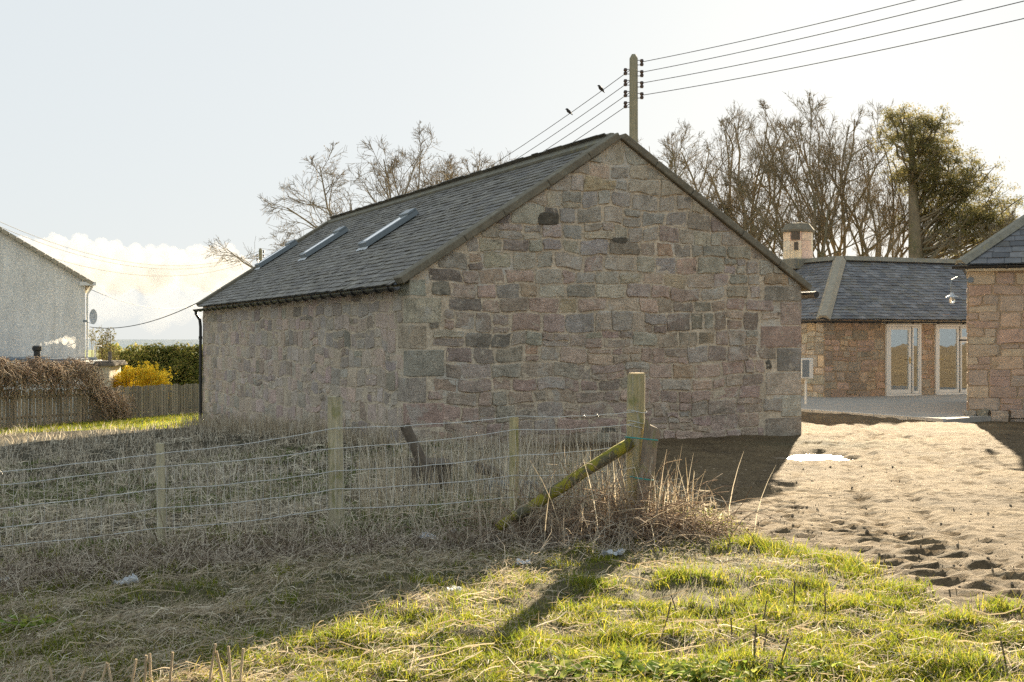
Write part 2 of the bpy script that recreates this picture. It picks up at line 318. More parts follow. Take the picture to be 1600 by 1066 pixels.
def ground_mat():
    m = bpy.data.materials.new('ground'); m.use_nodes = True; nt = m.node_tree; N = nt.nodes; L = nt.links; b = N['Principled BSDF']
    b.inputs['Specular IOR Level'].default_value = .2; b.inputs['Roughness'].default_value = .95
    a = N.new('ShaderNodeAttribute'); a.attribute_name = 'tint'; sp = N.new('ShaderNodeSeparateColor'); L.new(a.outputs['Color'], sp.inputs[0])
    pos = N.new('ShaderNodeNewGeometry').outputs['Position']
    def nz(s, d=6, r=.6):
        n = N.new('ShaderNodeTexNoise'); n.inputs['Scale'].default_value = s; n.inputs['Detail'].default_value = d; n.inputs['Roughness'].default_value = r; L.new(pos, n.inputs[0]); return n.outputs[0]
    def ramp(fac, stops):
        r = N.new('ShaderNodeValToRGB'); L.new(fac, r.inputs[0]); e = r.color_ramp.elements
        while len(e) < len(stops): e.new(.5)
        for el, (p_, c_) in zip(e, stops): el.position = p_; el.color = (*c_, 1)
        return r.outputs[0]
    def mix(f, a_, b_):
        x = N.new('ShaderNodeMix'); x.data_type = 'RGBA'; x.inputs[0].default_value = .5
        if f is not None: L.new(f, x.inputs[0])
        L.new(a_, x.inputs[6]); L.new(b_, x.inputs[7]); return x.outputs[2]
    soil = ramp(nz(.9, 8, .7), [(.36, (.06, .039, .018)), (.45, (.16, .107, .052)), (.55, (.245, .17, .085)), (.66, (.33, .238, .126))])
    soil2 = ramp(nz(20, 9, .75), [(.38, (.022, .016, .01)), (.46, (.14, .104, .062)), (.56, (.21, .156, .095)), (.68, (.40, .32, .215))])
    soil = mix(None, soil, soil2)
    damp = ramp(nz(.55, 5, .6), [(.45, (0, 0, 0)), (.66, (.6, .6, .6))]); soil = mix(damp, soil, ramp(nz(14, 6, .7), [(.4, (.045, .03, .016)), (.6, (.19, .13, .07))]))
    grit = ramp(nz(48, 3, .6), [(.60, (0, 0, 0)), (.66, (.8, .8, .8))]); soil = mix(grit, soil, ramp(nz(9, 2, .5), [(.4, (.04, .028, .017)), (.6, (.24, .18, .115))]))
    turf = ramp(nz(2.2, 7, .7), [(.3, (.06, .06, .025)), (.5, (.13, .115, .05)), (.65, (.20, .165, .085)), (.8, (.11, .13, .035))])
    lawnc = ramp(nz(1.1, 6, .65), [(.35, (.09, .13, .025)), (.65, (.17, .20, .045))])
    fieldc = ramp(nz(3.5, 6, .7), [(.35, (.045, .04, .025)), (.55, (.09, .075, .045)), (.7, (.06, .07, .025))])
    c = mix(sp.outputs[1], mix(sp.outputs[2], turf, fieldc), lawnc); c = mix(sp.outputs[0], c, soil); L.new(c, b.inputs['Base Color'])
    b1 = N.new('ShaderNodeBump'); b1.inputs['Distance'].default_value = .09; b1.inputs['Strength'].default_value = .8; L.new(nz(22, 8, .7), b1.inputs['Height'])
    b2 = N.new('ShaderNodeBump'); b2.inputs['Distance'].default_value = .012; b2.inputs['Strength'].default_value = .8; L.new(nz(95, 5, .7), b2.inputs['Height']); L.new(b1.outputs[0], b2.inputs['Normal'])
    L.new(b2.outputs[0], b.inputs['Normal']); return m
MT['ground'] = ground_mat()
tag(npmesh('ground', np.stack([GX.ravel(), GY.ravel(), GZ.ravel()], 1), Fq, tint, 'ground', None, True), kind='structure')
def sea_mat():
    m = mat('sea', col=(.05, .09, .11), rough=.25, bump=((.02, 1.5),)); return m
MT['sea'] = sea_mat()
b = MB(); b.add([(-8000, 2600, -31), (8000, 2600, -31), (8000, 11500, -31), (-8000, 11500, -31)], [(0, 1, 2, 3)]); tag(b.build('sea', 'sea'), kind='structure')
defm('kerb', col=(.5, .48, .44), rough=.9, noises=((6, .15),), bump=((40, .006),))
# paving of the courtyard: a slab with a pale kerb of edge stones
pv = [(8.56, 25.0), (9.7, 25.9), (17, 29.5), (17, 46), (1.5, 46), (1.8, 36.27)]
b = MB(); b.prism([(x, y, 0) for x, y in pv], (0, 0, -.2), (0, 0, .012)); pav = tag(b.build('paved_courtyard', 'paving'), kind='structure')
e0 = Vector((8.56, 25.0, 0)); e1 = Vector((1.8, 36.27, 0)); ed = (e1 - e0).normalized(); k = 0; t = 0
while t < 10:
    l = .9; b = MB(); b.box(e0 + ed * (t + l / 2) - Vector((.857, .515, 0)) * .05 + Vector((0, 0, -.04)), (l / 2 - .006, .05, .066), rot_from((0, 0, 1), ed), .01)
    b.build('edge_stone', 'kerb', pav); t += l
# clods and pebbles lying on the yard
n = 2400; yy = 7 + RNG.random(n) ** 1.3 * 15; xx = np.interp(yy, BY, BX) + .1 + np.abs(RNG.normal(0, 1.5, n)) * 1.3
ok = (dirt_mask(xx, yy) > .7) & (np.hypot(xx - PUD[0], yy - PUD[1]) > .9); xx = xx[ok]; yy = yy[ok]; n = len(xx)
ang = np.arange(6) * np.pi / 3; rad = .004 + .016 * RNG.random(n) ** 4
ring = np.stack([np.cos(ang), np.sin(ang)], 1)[None] * (rad[:, None, None] * (.7 + .6 * RNG.random((n, 6, 1))))
zz = H(xx, yy); V = np.zeros((n, 13, 3)); V[:, :6, :2] = ring; V[:, 6:12, :2] = ring * .62; V[:, 6:12, 2] = (rad * .5)[:, None] * (.6 + .5 * RNG.random((n, 6))); V[:, 12, 2] = rad * .6
V[:, :6, 2] = -.01; V += np.stack([xx, yy, zz], 1)[:, None]
o6 = np.arange(6); T = np.concatenate([np.stack([o6, (o6 + 1) % 6, 6 + (o6 + 1) % 6], 1), np.stack([o6, 6 + (o6 + 1) % 6, 6 + o6], 1), np.stack([6 + o6, 6 + (o6 + 1) % 6, np.full(6, 12)], 1)])
T = (T[None] + (np.arange(n) * 13)[:, None, None]).reshape(-1, 3)
cc = np.array([.24, .185, .125])[None] * (.5 + .9 * RNG.random((n, 1)))
defm('clod', attr=True, rough=.95, noises=((40, .2),), bump=((80, .01),))
tag(npmesh('gravel', V.reshape(-1, 3), T, np.repeat(cc, 13, 0), 'clod'), 'small clods and pebbles strewn over the bare earth yard', 'gravel', kind='stuff')
# puddle
b = MB(); n = 40; ring = [(PUD[0] + 1.25 * math.cos(a) * (1 + .28 * math.sin(3 * a + 1) + .13 * math.sin(7 * a)), PUD[1] + .95 * math.sin(a) * (1 + .2 * math.sin(5 * a)), -.082) for a in [2 * math.pi * i / n for i in range(n)]]
b.add(ring, [tuple(range(n))]); MT['water'] = mat('water', col=(.15, .115, .075), rough=.34, spec=.35, bump=((7, .012), (30, .004))); tag(b.build('puddle', 'water'), 'shallow muddy puddle glinting beside the barn corner', 'puddle', kind='structure')
# ================================================================== MASONRY
def clip(poly, edges):
    """convex clip: edges (point, inward normal)"""
    for p, nrm in edges:
        out = []; m = len(poly)
        for i in range(m):
            a = poly[i]; c = poly[(i + 1) % m]; da = np.dot(a - p, nrm); dc = np.dot(c - p, nrm)
            if da >= 0: out.append(a)
            if (da >= 0) != (dc >= 0): out.append(a + (c - a) * da / (da - dc))
        poly = out
        if len(poly) < 3: return None
    return np.array(poly)
def area(p): x, y = p[:, 0], p[:, 1]; return .5 * abs(np.dot(x, np.roll(y, 1)) - np.dot(y, np.roll(x, 1)))
def rubble(u0, u1, z0, z1, rnd, course=(.26, .42), wid=(.26, .72), split=.4, edges=(), joint=.014, warp=.05, holes=(), seed=0, rough=.018):
    res = []; z = z0
    def cell(a, c, zl, zh):
        for hu0, hu1, hz0, hz1 in holes:
            if a < hu1 - .02 and c > hu0 + .02 and zl < hz1 - .02 and zh > hz0 + .02:
                if a < hu0 - .12: cell(a, hu0, zl, zh)
                if c > hu1 + .12: cell(hu1, c, zl, zh)
                if hu0 - .05 < (a + c) / 2 and (a + c) / 2 < hu1 + .05 or a >= hu0 or c <= hu1:
                    if zl < hz0 - .1: cell(max(a, hu0), min(c, hu1), zl, hz0)
                    if zh > hz1 + .1: cell(max(a, hu0), min(c, hu1), hz1, zh)
                return
        k = 3; pts = []
        cs = [(a, zl), (c, zl), (c, zh), (a, zh)]
        for i in range(4):
            p, q = np.array(cs[i]), np.array(cs[(i + 1) % 4])
            for j in range(k): pts.append(p + (q - p) * j / k)
        p = np.array(pts)
        p = p + np.stack([vn(p[:, 0] * 2.1, p[:, 1] * 2.1, seed + 1) - .5, vn(p[:, 0] * 2.1, p[:, 1] * 2.1, seed + 2) - .5], 1) * 2 * warp
        cen = p.mean(0); d = p - cen; l = np.linalg.norm(d, axis=1)[:, None]
        jt = joint * rnd.choice((.5, .8, 1, 1.3, 2.2))
        p = cen + d * np.clip(1 - jt * 1.25 / np.maximum(l, .03), .4, 1)
        p = p + np.array([[rnd.uniform(-rough, rough), rnd.uniform(-rough, rough)] for _ in p])
        cut = [x for x in (0, k, 2 * k, 3 * k)]                        # round the corners
        for x in cut: p[x] = p[x] + ((p[(x - 1) % 12] + p[(x + 1) % 12]) / 2 - p[x]) * rnd.uniform(.03, .28)
        q = clip(list(p), edges) if edges else p
        if q is not None and area(q) > .007 and (np.ptp(q[:, 0]) > .07 and np.ptp(q[:, 1]) > .05): res.append(q)
    while z < z1 - .08:
        h = min(rnd.uniform(*course), z1 - z)
        if z1 - z - h < .14: h = z1 - z
        u = u0
        while u < u1 - .05:
            w = rnd.uniform(*wid)
            if u1 - u - w < wid[0] * .8: w = u1 - u
            if rnd.random() < split and h > .24:
                t = rnd.uniform(.35, .65)
                for zl, zh in ((z, z + h * t), (z + h * t, z + h)):
                    if w > .42 and rnd.random() < .6:
                        s = rnd.uniform(.35, .65); cell(u, u + w * s, zl, zh); cell(u + w * s, u + w, zl, zh)
                    else: cell(u, u + w, zl, zh)
            else: cell(u, u + w, z, z + h)
            u += w
        z += h
    return res
def stone_geo(p, rnd, proud=(.012, .03)):
    """verts (u, depth outwards, z) and faces of one stone with a bulging broken face"""
    n = len(p); cen = p.mean(0); pr = rnd.uniform(*proud); tl = (rnd.uniform(-.05, .05), rnd.uniform(-.05, .05))
    vs = [(x, -.02, z) for x, z in p]
    vs += [(x, pr * rnd.uniform(.55, .9), z) for x, z in cen + (p - cen) * .985]
    inn = cen + (p - cen) * rnd.uniform(.84, .92)
    vs += [(x, pr + (x - cen[0]) * tl[0] + (z - cen[1]) * tl[1] + rnd.uniform(-.006, .006), z) for x, z in inn]
    vs.append((cen[0], pr + rnd.uniform(-.006, .01), cen[1])); fs = []
    for i in range(n):
        j = (i + 1) % n
        fs += [(i, j, n + j, n + i), (n + i, n + j, 2 * n + j, 2 * n + i), (2 * n + i, 2 * n + j, 3 * n)]
    return vs, fs
def lay(polys, place, colf, rnd, m, parent, nobj, key=None, proud=(.012, .03), name='stone'):
    """each stone an object of its own up to nobj, the rest joined in one part"""
    if key: polys = sorted(polys, key=key)
    rest = MB()
    for i, p in enumerate(polys):
        vs, fs = stone_geo(p, rnd, proud); vs = [place(*q) for q in vs]; c = colf(p.mean(0), area(p))
        if i < nobj:
            b = MB(); o = sum((Vector(q) for q in vs), Vector()) / len(vs); b.add([Vector(q) - o for q in vs], fs, c); ob = b.build(name, m, parent); ob.location = o
        else: rest.add(vs, fs, c)
    if rest.v: tag(rest.build(name + 'work', m, parent), kind='stuff')
def slates(parent, org, al, up, L, S, m, nobj, wid=.27, exp=.19, seed=1, near=None, lim=None, cols=None, nm='slate'):
    """slates laid over a slope: org lower corner, al along, up up the slope, all in the parent's coordinates"""
    rnd = random.Random(seed); al = Vector(al); up = Vector(up); nrm = al.cross(up).normalized(); nrm = nrm if nrm.z > 0 else -nrm
    org = Vector(org); items = []
    rows = int(S / exp)
    for r in range(rows + 1):
        a = -rnd.random() * wid
        while a < L:
            w = wid * rnd.uniform(.8, 1.2); x0 = max(a, 0, lim((r + 1.3) * exp) if lim else 0); x1 = min(a + w, L)
            if x1 - x0 > .06: items.append((x0 + .004, x1 - .004, r * exp + rnd.uniform(-.012, .012)))
            a += w
    def geo(w, ln, rr):
        j = lambda s: rr.uniform(-s, s); t = .012 + abs(j(.004)); lift = .02 + j(.006)
        q = [(0, j(.008), lift + j(.004)), (w, j(.008), lift + j(.004)), (w, ln, -.004), (0, ln, -.004)]
        return [(a_, b_, c_) for a_, b_, c_ in q] + [(a_, b_, c_ - t) for a_, b_, c_ in q], [(0, 1, 2, 3), (0, 4, 5, 1), (1, 5, 6, 2), (2, 6, 7, 3), (3, 7, 4, 0)]
    cols = cols or [(.15, .138, .118), (.17, .158, .138), (.195, .182, .155), (.13, .121, .108), (.165, .149, .12)]
    cf = lambda: tuple(np.array(rnd.choice(cols)) * rnd.uniform(.8, 1.25))
    if near: items.sort(key=lambda i: near(i[0], i[2]))
    var = []
    for k_ in range(10 if nobj else 0):
        vs, fs = geo(1, exp * 1.75, rnd); c = cf()
        b = MB(); b.add([(x - .5, y, z) for x, y, z in vs], fs, c); me = b.mesh(nm); me.materials.append(MT[m]); var.append(me)
    M3 = Matrix((al, up, nrm)).transposed(); rest = MB()
    for i, (x0, x1, y) in enumerate(items):
        if i < nobj:
            o = bpy.data.objects.new(nm, rnd.choice(var)); COL.objects.link(o); o.parent = parent
            o.matrix_local = Matrix.Translation(org + al * (x0 + x1) / 2 + up * y) @ (M3 @ Matrix.Diagonal((x1 - x0, 1, 1))).to_4x4()
        else:
            vs, fs = geo(x1 - x0, exp * 1.75, rnd); rest.add([org + al * (x0 + v_[0]) + up * (y + v_[1]) + nrm * v_[2] for v_ in vs], fs, cf())
    if rest.v: tag(rest.build('slating', m, parent), kind='stuff')
def pick(rnd, pal, v=.13):
    c = np.array(rnd.choice(pal)) * 1.95; return tuple(c * rnd.uniform(1 - v, 1 + v) * np.array([rnd.uniform(.96, 1.04) for _ in range(3)]))
PINK = [(.30, .225, .178), (.28, .215, .172), (.265, .213, .172), (.32, .248, .192), (.26, .20, .162)]
GREY = [(.285, .248, .198), (.265, .233, .188), (.25, .222, .182), (.30, .262, .205), (.275, .236, .18), (.245, .222, .19)]
BRWN = [(.21, .175, .14), (.19, .163, .132), (.225, .185, .145), (.165, .143, .118)]
OCHR = [(.29, .23, .155), (.27, .195, .135)]
# ================================================================== THE BARN
defm('recess_shade_stone', attr=True, rough=.95, noises=((7, .4), (35, .4)), bump=((9, .05), (40, .02)))
BW, BL, EZ, RZ = 7.1, 16.5, 2.50, 4.80
barn = empty('stone_barn', BARN, math.atan2(BU.y, BU.x), label='long stone barn with slate roof, plain windowless gable and three roof windows', cat='barn')
SL = math.hypot(BW / 2, RZ - EZ); PIT = math.atan2(RZ - EZ, BW / 2)
b = MB(); b.prism([(0, 0, -1.9), (BW, 0, -1.9), (BW, 0, EZ), (BW / 2, 0, RZ), (0, 0, EZ)], (0, .0, 0), (0, BL, 0)); bwall = b.build('wall', 'mortar', barn)
rnd = random.Random(5)
# quoins wrap both faces of the near corner, and the far corner of the gable
z = -.1; i = 0; qz = []
while z < EZ - .05:
    h = min(rnd.uniform(.27, .42), EZ - z)
    if EZ - z - h < .2: h = EZ - z
    qz.append((z, z + h)); z += h
def qcol(): return pick(rnd, GREY + PINK[:3] + [(.235, .205, .16)], .15)
qw = []
for i, (a, c) in enumerate(qz):
    g, s = ((.60, .30) if i % 2 else (.32, .55)); g += rnd.uniform(-.08, .16); qw.append((g, s))
    b = MB(); b.box(((g - .012) / 2 - .006, (s - .012) / 2 - .006, (a + c) / 2), (g / 2 - .004, s / 2 - .004, (c - a) / 2 - .007), None, .014, qcol(), .006); b.build('quoin', 'stone', bwall)
    g2 = (.8, .5)[i % 2] + rnd.uniform(-.1, .1)
    b = MB(); b.box((BW - g2 / 2 + .012, .3, (a + c) / 2), (g2 / 2 - .004, .312, (c - a) / 2 - .007), None, .014, qcol(), .006); b.build('quoin', 'stone', bwall); qw[-1] += (g2,)
holes = [(-.1, qw[i][0], a, c) for i, (a, c) in enumerate(qz)] + [(BW - qw[i][2], BW + .1, a, c) for i, (a, c) in enumerate(qz)]
sp_, cp_ = math.sin(PIT), math.cos(PIT)
edg = [(np.array([0, EZ - .02]), np.array([sp_, -cp_])), (np.array([BW, EZ - .02]), np.array([-sp_, -cp_])), (np.array([.0, 0]), np.array([1., 0])), (np.array([BW, 0]), np.array([-1., 0]))]
def gcol(c, a):
    t = (c[1] - 1.7) / 1.2 + rnd.uniform(-.7, .7); q = rnd.random()
    if q < .04: return pick(rnd, OCHR)
    if q < .05: return (.14, .125, .10) if a < .03 else pick(rnd, BRWN)
    if c[0] < 2.6 and c[1] > 1.3 and q < .35: return pick(rnd, BRWN + GREY[:2])
    if q < .16: return pick(rnd, BRWN[:1] + PINK[-2:])
    return pick(rnd, GREY if t > .4 else PINK + [(.27, .235, .195)])
ps = rubble(0, BW, -.1, RZ, rnd, (.18, .32), (.2, .60), .28, edg, .011, .05, holes, 3, .014)
lay(ps, lambda u, d, z: (u, -d, z), gcol, rnd, 'stone', bwall, 300, key=lambda p: -area(p), proud=(.004, .036))
for uc, zc, hw_, hh_ in ((2.27, 3.48, .19, .10), (3.55, 3.18, .14, .05)):          # dark recesses imitated: their shade is coloured onto two proud stones
    pg = np.array([(uc + hw_ * math.copysign(abs(math.cos(a)) ** .5, math.cos(a)) * rnd.uniform(.9, 1.08), zc + hh_ * math.copysign(abs(math.sin(a)) ** .5, math.sin(a)) * rnd.uniform(.85, 1.1)) for a in [math.pi / 6 * k for k in range(12)]])
    lay([pg], lambda u, d, z: (u, -d, z), lambda c, a: (.13, .115, .09), rnd, 'recess_shade_stone', bwall, 1, proud=(.036, .04))
holes = [(-.1, qw[i][1], a, c) for i, (a, c) in enumerate(qz)]
ps = rubble(0, BL, -1.6, EZ, rnd, (.2, .33), (.26, .66), .3, (), .013, .055, holes, 13, .014)
def scol(c, a): return pick(rnd, [(.33, .27, .22), (.31, .245, .21), (.34, .29, .24), (.29, .255, .215), (.35, .285, .225), (.24, .205, .18)] if rnd.random() > .08 else BRWN, .12)
ps = [p for p in ps if p[:, 1].max() > -.1 - .068 * p[:, 0].mean()]
lay(ps, lambda u, d, z: (-d, u, z), scol, rnd, 'stone_side', bwall, 60, key=lambda p: p[:, 0].min(), proud=(.003, .014))
# the gable verge: coping stones along the rakes, both ends
for y0, y1, nob in ((-.09, .24, 0), (BL - .26, BL + .06, 0)):
    for sgn in (-1, 1):
        t = -.15; k = 0
        while t < SL - .02:
            l = min(rnd.uniform(.75, 1.25), SL - t + (.055 if sgn < 0 else .03))
            if SL - t - l < .3: l = SL - t + (.0 if sgn < 0 else -.0)
            up = Vector((cp_ * -sgn, 0, sp_)); c0 = Vector((0 if sgn < 0 else BW, 0, EZ)) + up * (t + l / 2); nn = Vector((sgn * sp_, 0, cp_))
            b = MB(); b.box(c0 + nn * .058 + Vector((0, (y0 + y1) / 2, 0)), (l / 2 - .004, (y1 - y0) / 2, .058), Matrix((up, Vector((0, 1, 0)), nn)).transposed(), .012, (.2, .18, .14), .004)
            b.build('coping_stone', 'coping', barn); t += l
# roof boards and slates
roof = MB()
for sgn in (-1, 1):
    x0 = 0 if sgn < 0 else BW; up = Vector((cp_ * -sgn, 0, sp_)); nn = Vector((sgn * sp_, 0, cp_))
    roof.box(Vector((x0, BL / 2, EZ)) + up * (SL / 2 - .09) + nn * .012, (SL / 2 + .07, BL / 2 - .25, .012), Matrix((up, Vector((0, 1, 0)), nn)).transposed())
roof = roof.build('roof', 'felt', barn)
upL = Vector((cp_, 0, sp_)); nL = Vector((-sp_, 0, cp_)); o = Vector((0, .24, EZ)) - upL * .2 + nL * .035
slates(roof, o, (0, 1, 0), upL, BL - .5, SL + .16, 'slate', 300, .225, .152, 2, near=lambda a, s: a - .35 * s)
upR = Vector((-cp_, 0, sp_)); slates(roof, Vector((BW, .24, EZ)) - upR * .2 + Vector((sp_, 0, cp_)) * .035, (0, 1, 0), upR, BL - .5, SL + .16, 'slate', 0, .30, .195, 3)
y = .24
while y < BL - .3:
    l = min(.95, BL - .26 - y); b = MB()
    pr = [(-.19, 0, -.10), (-.03, 0, .055), (.03, 0, .055), (.19, 0, -.10), (.17, 0, -.14), (0, 0, .0), (-.17, 0, -.14)]
    b.prism([(BW / 2 + x, 0, RZ + .085 + z_ + rnd.uniform(-.004, .004)) for x, _, z_ in pr], (0, y + .004, 0), (0, y + l - .004, 0)); b.build('ridge_stone', 'ridge_stone', roof); y += l
# gutter with sockets, brackets; downpipe at the far corner
def gutter(parent, p0, p1, r=.06, step=1.0, m='black_iron', nm='gutter'):
    p0 = Vector(p0); p1 = Vector(p1); d = (p1 - p0); L_ = d.length; d.normalize(); s_ = d.cross(Vector((0, 0, 1))); b = MB(); n = 9; vs = []; fs = []
    for e in (p0, p1):
        for rr in (r, r - .008):
            for k in range(n): a = math.pi * k / (n - 1); vs.append(e + s_ * math.cos(a) * rr - Vector((0, 0, math.sin(a) * rr)))
    for k in range(n - 1): fs += [(k, k + 1, 2 * n + k + 1, 2 * n + k), (n + k, 3 * n + k, 3 * n + k + 1, n + k + 1), (k, n + k, n + k + 1, k + 1), (2 * n + k, 2 * n + k + 1, 3 * n + k + 1, 3 * n + k)]
    fs += [(0, 2 * n, 3 * n, n), (n - 1, 2 * n - 1, 4 * n - 1, 3 * n - 1)]; b.add(vs, fs); g = b.build(nm, m, parent)
    t = step * .4
    while t < L_:
        b = MB(); c = p0 + d * t; pts = [c + s_ * math.cos(a) * (r + .008) - Vector((0, 0, math.sin(a) * (r + .008))) for a in [math.pi * k / 8 for k in range(9)]]
        b.tube(pts, .014, 5); b.build('bracket', m, g); t += step
    return g
gutter(barn, (-.2, .02, EZ - .115), (-.2, BL + .05, EZ - .145), .058, .62)
b = MB(); zb = -1.25
b.tube([(-.2, BL - .1, EZ - .18), (-.2, BL - .1, EZ - .26), (-.10, BL - .1, EZ - .42), (-.08, BL - .1, EZ - .6), (-.08, BL - .1, zb)], .04, 8); dpipe = b.build('downpipe', 'black_iron', barn)
for zz in (1.6, .5, -.6):
    b = MB(); b.tube([(-.08, BL - .1, zz - .04), (-.08, BL - .1, zz + .04)], .052, 8); b.build('pipe_collar', 'black_iron', dpipe)
b = MB(); b.tube([(BW + .25, -.1, EZ - .14), (BW + .25, BL, EZ - .14)], .06, 8); b.build('gutter', 'black_iron', barn)
# roof windows
def raypt(px, py, pt, nn):
    o_ = Vector((0, 0, EYE)); d_ = P(px, py, 1) - o_; return o_ + d_ * ((pt - o_).dot(nn) / d_.dot(nn))
Mb = Matrix.Translation(BARN) @ Matrix.Rotation(math.atan2(BU.y, BU.x), 4, 'Z'); Mi = Mb.inverted()
pt = Mb @ (o + nL * .03); nw = Mb.to_3x3() @ nL
def roofco(px, py):
    q = Mi @ raypt(px, py, pt, nw) - o; return q.y, q.dot(upL)
Mr = Matrix((Vector((0, 1, 0)), upL, nL)).transposed()
for (bx, by), (tx, ty) in (((574, 386), (648, 336)), ((478, 403), (541, 362)), ((407, 418), (462, 382))):
    a0, s0 = roofco(bx, by); a1, s1 = roofco(tx, ty); a = (a0 + a1) / 2; s0, s1 = min(s0, s1), max(s0, s1)
    w = .52; sm = (s0 + s1) / 2; hl = (s1 - s0) / 2
    at = lambda da, ds, dn: o + Vector((0, a + da + .1, 0)) + upL * (sm + ds) + nL * dn
    wdw = MB()
    for sg in (-1, 1):
        wdw.box(at(sg * (w / 2 - .04), 0, .085), (.04, hl, .055), Mr, .008)
        wdw.box(at(0, sg * (hl - .05) , .083), (w / 2 - .082, .05, .05), Mr, .006)
    wd = wdw.build('roof_window', 'grey_frame', barn)
    b = MB(); b.box(at(0, 0, .128), (w / 2 - .07, hl - .09, .008), Mr); b.build('pane', 'roof_glass', wd)
    b = MB(); b.box(at(0, hl - .11, .155), (w / 2 + .012, .10, .022), Mr, .008); b.build('hood', 'grey_frame', wd)
    b = MB(); vs = []
    for k in range(9):
        vs += [at(-w / 2 - .06 + (w + .12) * k / 8, -hl - .01, .045), at(-w / 2 - .06 + (w + .12) * k / 8, -hl - .08 - .03 * (k % 2), .022 + .006 * (k % 3))]
    b.add(vs, [(2 * k, 2 * k + 1, 2 * k + 3, 2 * k + 2) for k in range(8)]); b.build('flashing', 'lead', wd)
# ================================================================== THE COURTYARD HOUSE
CA = Vector((8.31, 33.8, .0)); CE, CR, CW_ = 2.24, 3.88, 2.5
house = empty('courtyard_house', CA, math.atan2(BU.y, BU.x), label='low stone cottage range with slate hipped corner and glazed doors behind the paving', cat='house')
def cu(px):          # position along the front wall that the photograph shows at px
    r = (px - 800) / F; return (r * CA.y - CA.x) / (BU.x - r * BU.y)
d1 = (cu(1383), cu(1437)); d2 = (cu(1460), cu(1528)); DH = 1.97
b = MB(); L1, L2 = 12., 13.
b.add([(0, 0, -.4), (L1, 0, -.4), (L1, 5, -.4), (5, 5, -.4), (5, L2, -.4), (0, L2, -.4)] + [(0, 0, CE), (L1, 0, CE), (L1, 5, CE), (5, 5, CE), (5, L2, CE), (0, L2, CE)], [(i, (i + 1) % 6, 6 + (i + 1) % 6, 6 + i) for i in range(1, 6)] + [(6, 7, 8, 9, 10, 11)])
for a_, c_, z0_, z1_ in ((0, d1[0] + .03, -.4, CE), (d1[1] - .03, d2[0] + .03, -.4, CE), (d2[1] - .03, L1, -.4, CE), (d1[0] + .03, d1[1] - .03, DH - .03, CE), (d2[0] + .03, d2[1] - .03, DH - .03, CE), (d1[0] + .03, d1[1] - .03, -.4, .03), (d2[0] + .03, d2[1] - .03, -.4, .03)):
    b.add([(a_, 0, z0_), (c_, 0, z0_), (c_, 0, z1_), (a_, 0, z1_)], [(0, 1, 2, 3)])
hwall = b.build('wall', 'warm_mortar', house)
b = MB(); b.box((6, 2.5, .0), (5.9, 2.4, .03)); b.build('floor', 'dark_wood', house)
b = MB(); b.add([(6.5 * 0 + x_, 1.6 + .03 * math.sin(x_ * 60), z_) for x_ in np.linspace(d1[0] - .2, d1[1] + .3, 40) for z_ in (.05, 2.0)], [(2 * k_, 2 * k_ + 2, 2 * k_ + 3, 2 * k_ + 1) for k_ in range(39)]); b.build('curtain', 'white_paint', house)
b = MB(); b.box(((d2[0] + d2[1]) / 2 + .05, .9, 1.0), (.2, .02, .95), None, .01); b.build('inner_door', 'cream_paint', house)
WARM = [(.36, .235, .15), (.33, .22, .155), (.38, .27, .175), (.30, .20, .15), (.28, .225, .17), (.36, .245, .185), (.22, .165, .12), (.32, .26, .19)]
hol = [(d1[0], d1[1], -.2, DH + .02), (d2[0], d2[1], -.2, DH + .02)]
rnd = random.Random(15)
ps = rubble(0, 6.6, -.1, CE, rnd, (.2, .31), (.22, .6), .35, (), .012, .035, hol, 23, .012)
defm('warm_stone', attr=True, rough=.92, noises=((9, .2), (45, .2)), patches=[((.14, .12, .09), 1.7, .58, .72, .5), ((.52, .46, .37), 3.0, .62, .72, .6)], bump=((14, .03), (60, .01)))
lay(ps, lambda u, d, z: (u, -d, z), lambda c, a: tuple(np.array(pick(rnd, WARM, .2)) * .46 + np.array((.13, .115, .09))), rnd, 'warm_stone', hwall, 300, proud=(.008, .02))
ps = rubble(0, 6, -.1, CE, rnd, (.2, .31), (.25, .6), .35, (), .012, .035, (), 27, .012)
lay(ps, lambda u, d, z: (-d, u, z), lambda c, a: pick(rnd, [(.24, .21, .17), (.27, .235, .19), (.22, .195, .16), (.29, .23, .16)], .15), rnd, 'warm_stone', hwall, 60, proud=(.008, .02))
# roof
ov = .2; ez = CE - .02
tan_ = (CR - CE) / CW_
hroof = MB(); E = lambda x, y: (x, y, ez - ov * tan_)
hroof.add([E(-ov, -ov), E(L1, -ov), (L1, CW_, CR), (CW_, CW_, CR), (CW_, L2, CR), E(-ov, L2), E(5 + ov, L2), E(5 + ov, 5 + ov), E(L1, 5 + ov)],
          [(0, 1, 2, 3), (0, 3, 4, 5), (3, 7, 6, 4), (3, 2, 8, 7), (0, 5, 6, 7, 8, 1)])
hroof = hroof.build('roof', 'felt', house)
hs = math.hypot(CW_ + ov, (CW_ + ov) * tan_); hc = (CW_ + ov) / hs; hsn = (CW_ + ov) * tan_ / hs
HC = [(.135, .135, .14), (.16, .16, .162), (.12, .12, .125), (.185, .18, .178), (.15, .142, .13)]
n1 = Vector((0, -hsn, hc))
slates(hroof, Vector(E(-ov, -ov)) + n1 * .012, (1, 0, 0), (0, hc, hsn), L1 - 1, hs - .05, 'slate', 0, .24, .15, 7, lim=lambda s: s * hc, cols=HC)
n2 = Vector((-hsn, 0, hc))
slates(hroof, Vector(E(-ov, -ov)) + n2 * .012, (0, 1, 0), (hc, 0, hsn), L2 - 1, hs - .05, 'slate', 0, .24, .15, 8, lim=lambda s: s * hc, cols=HC)
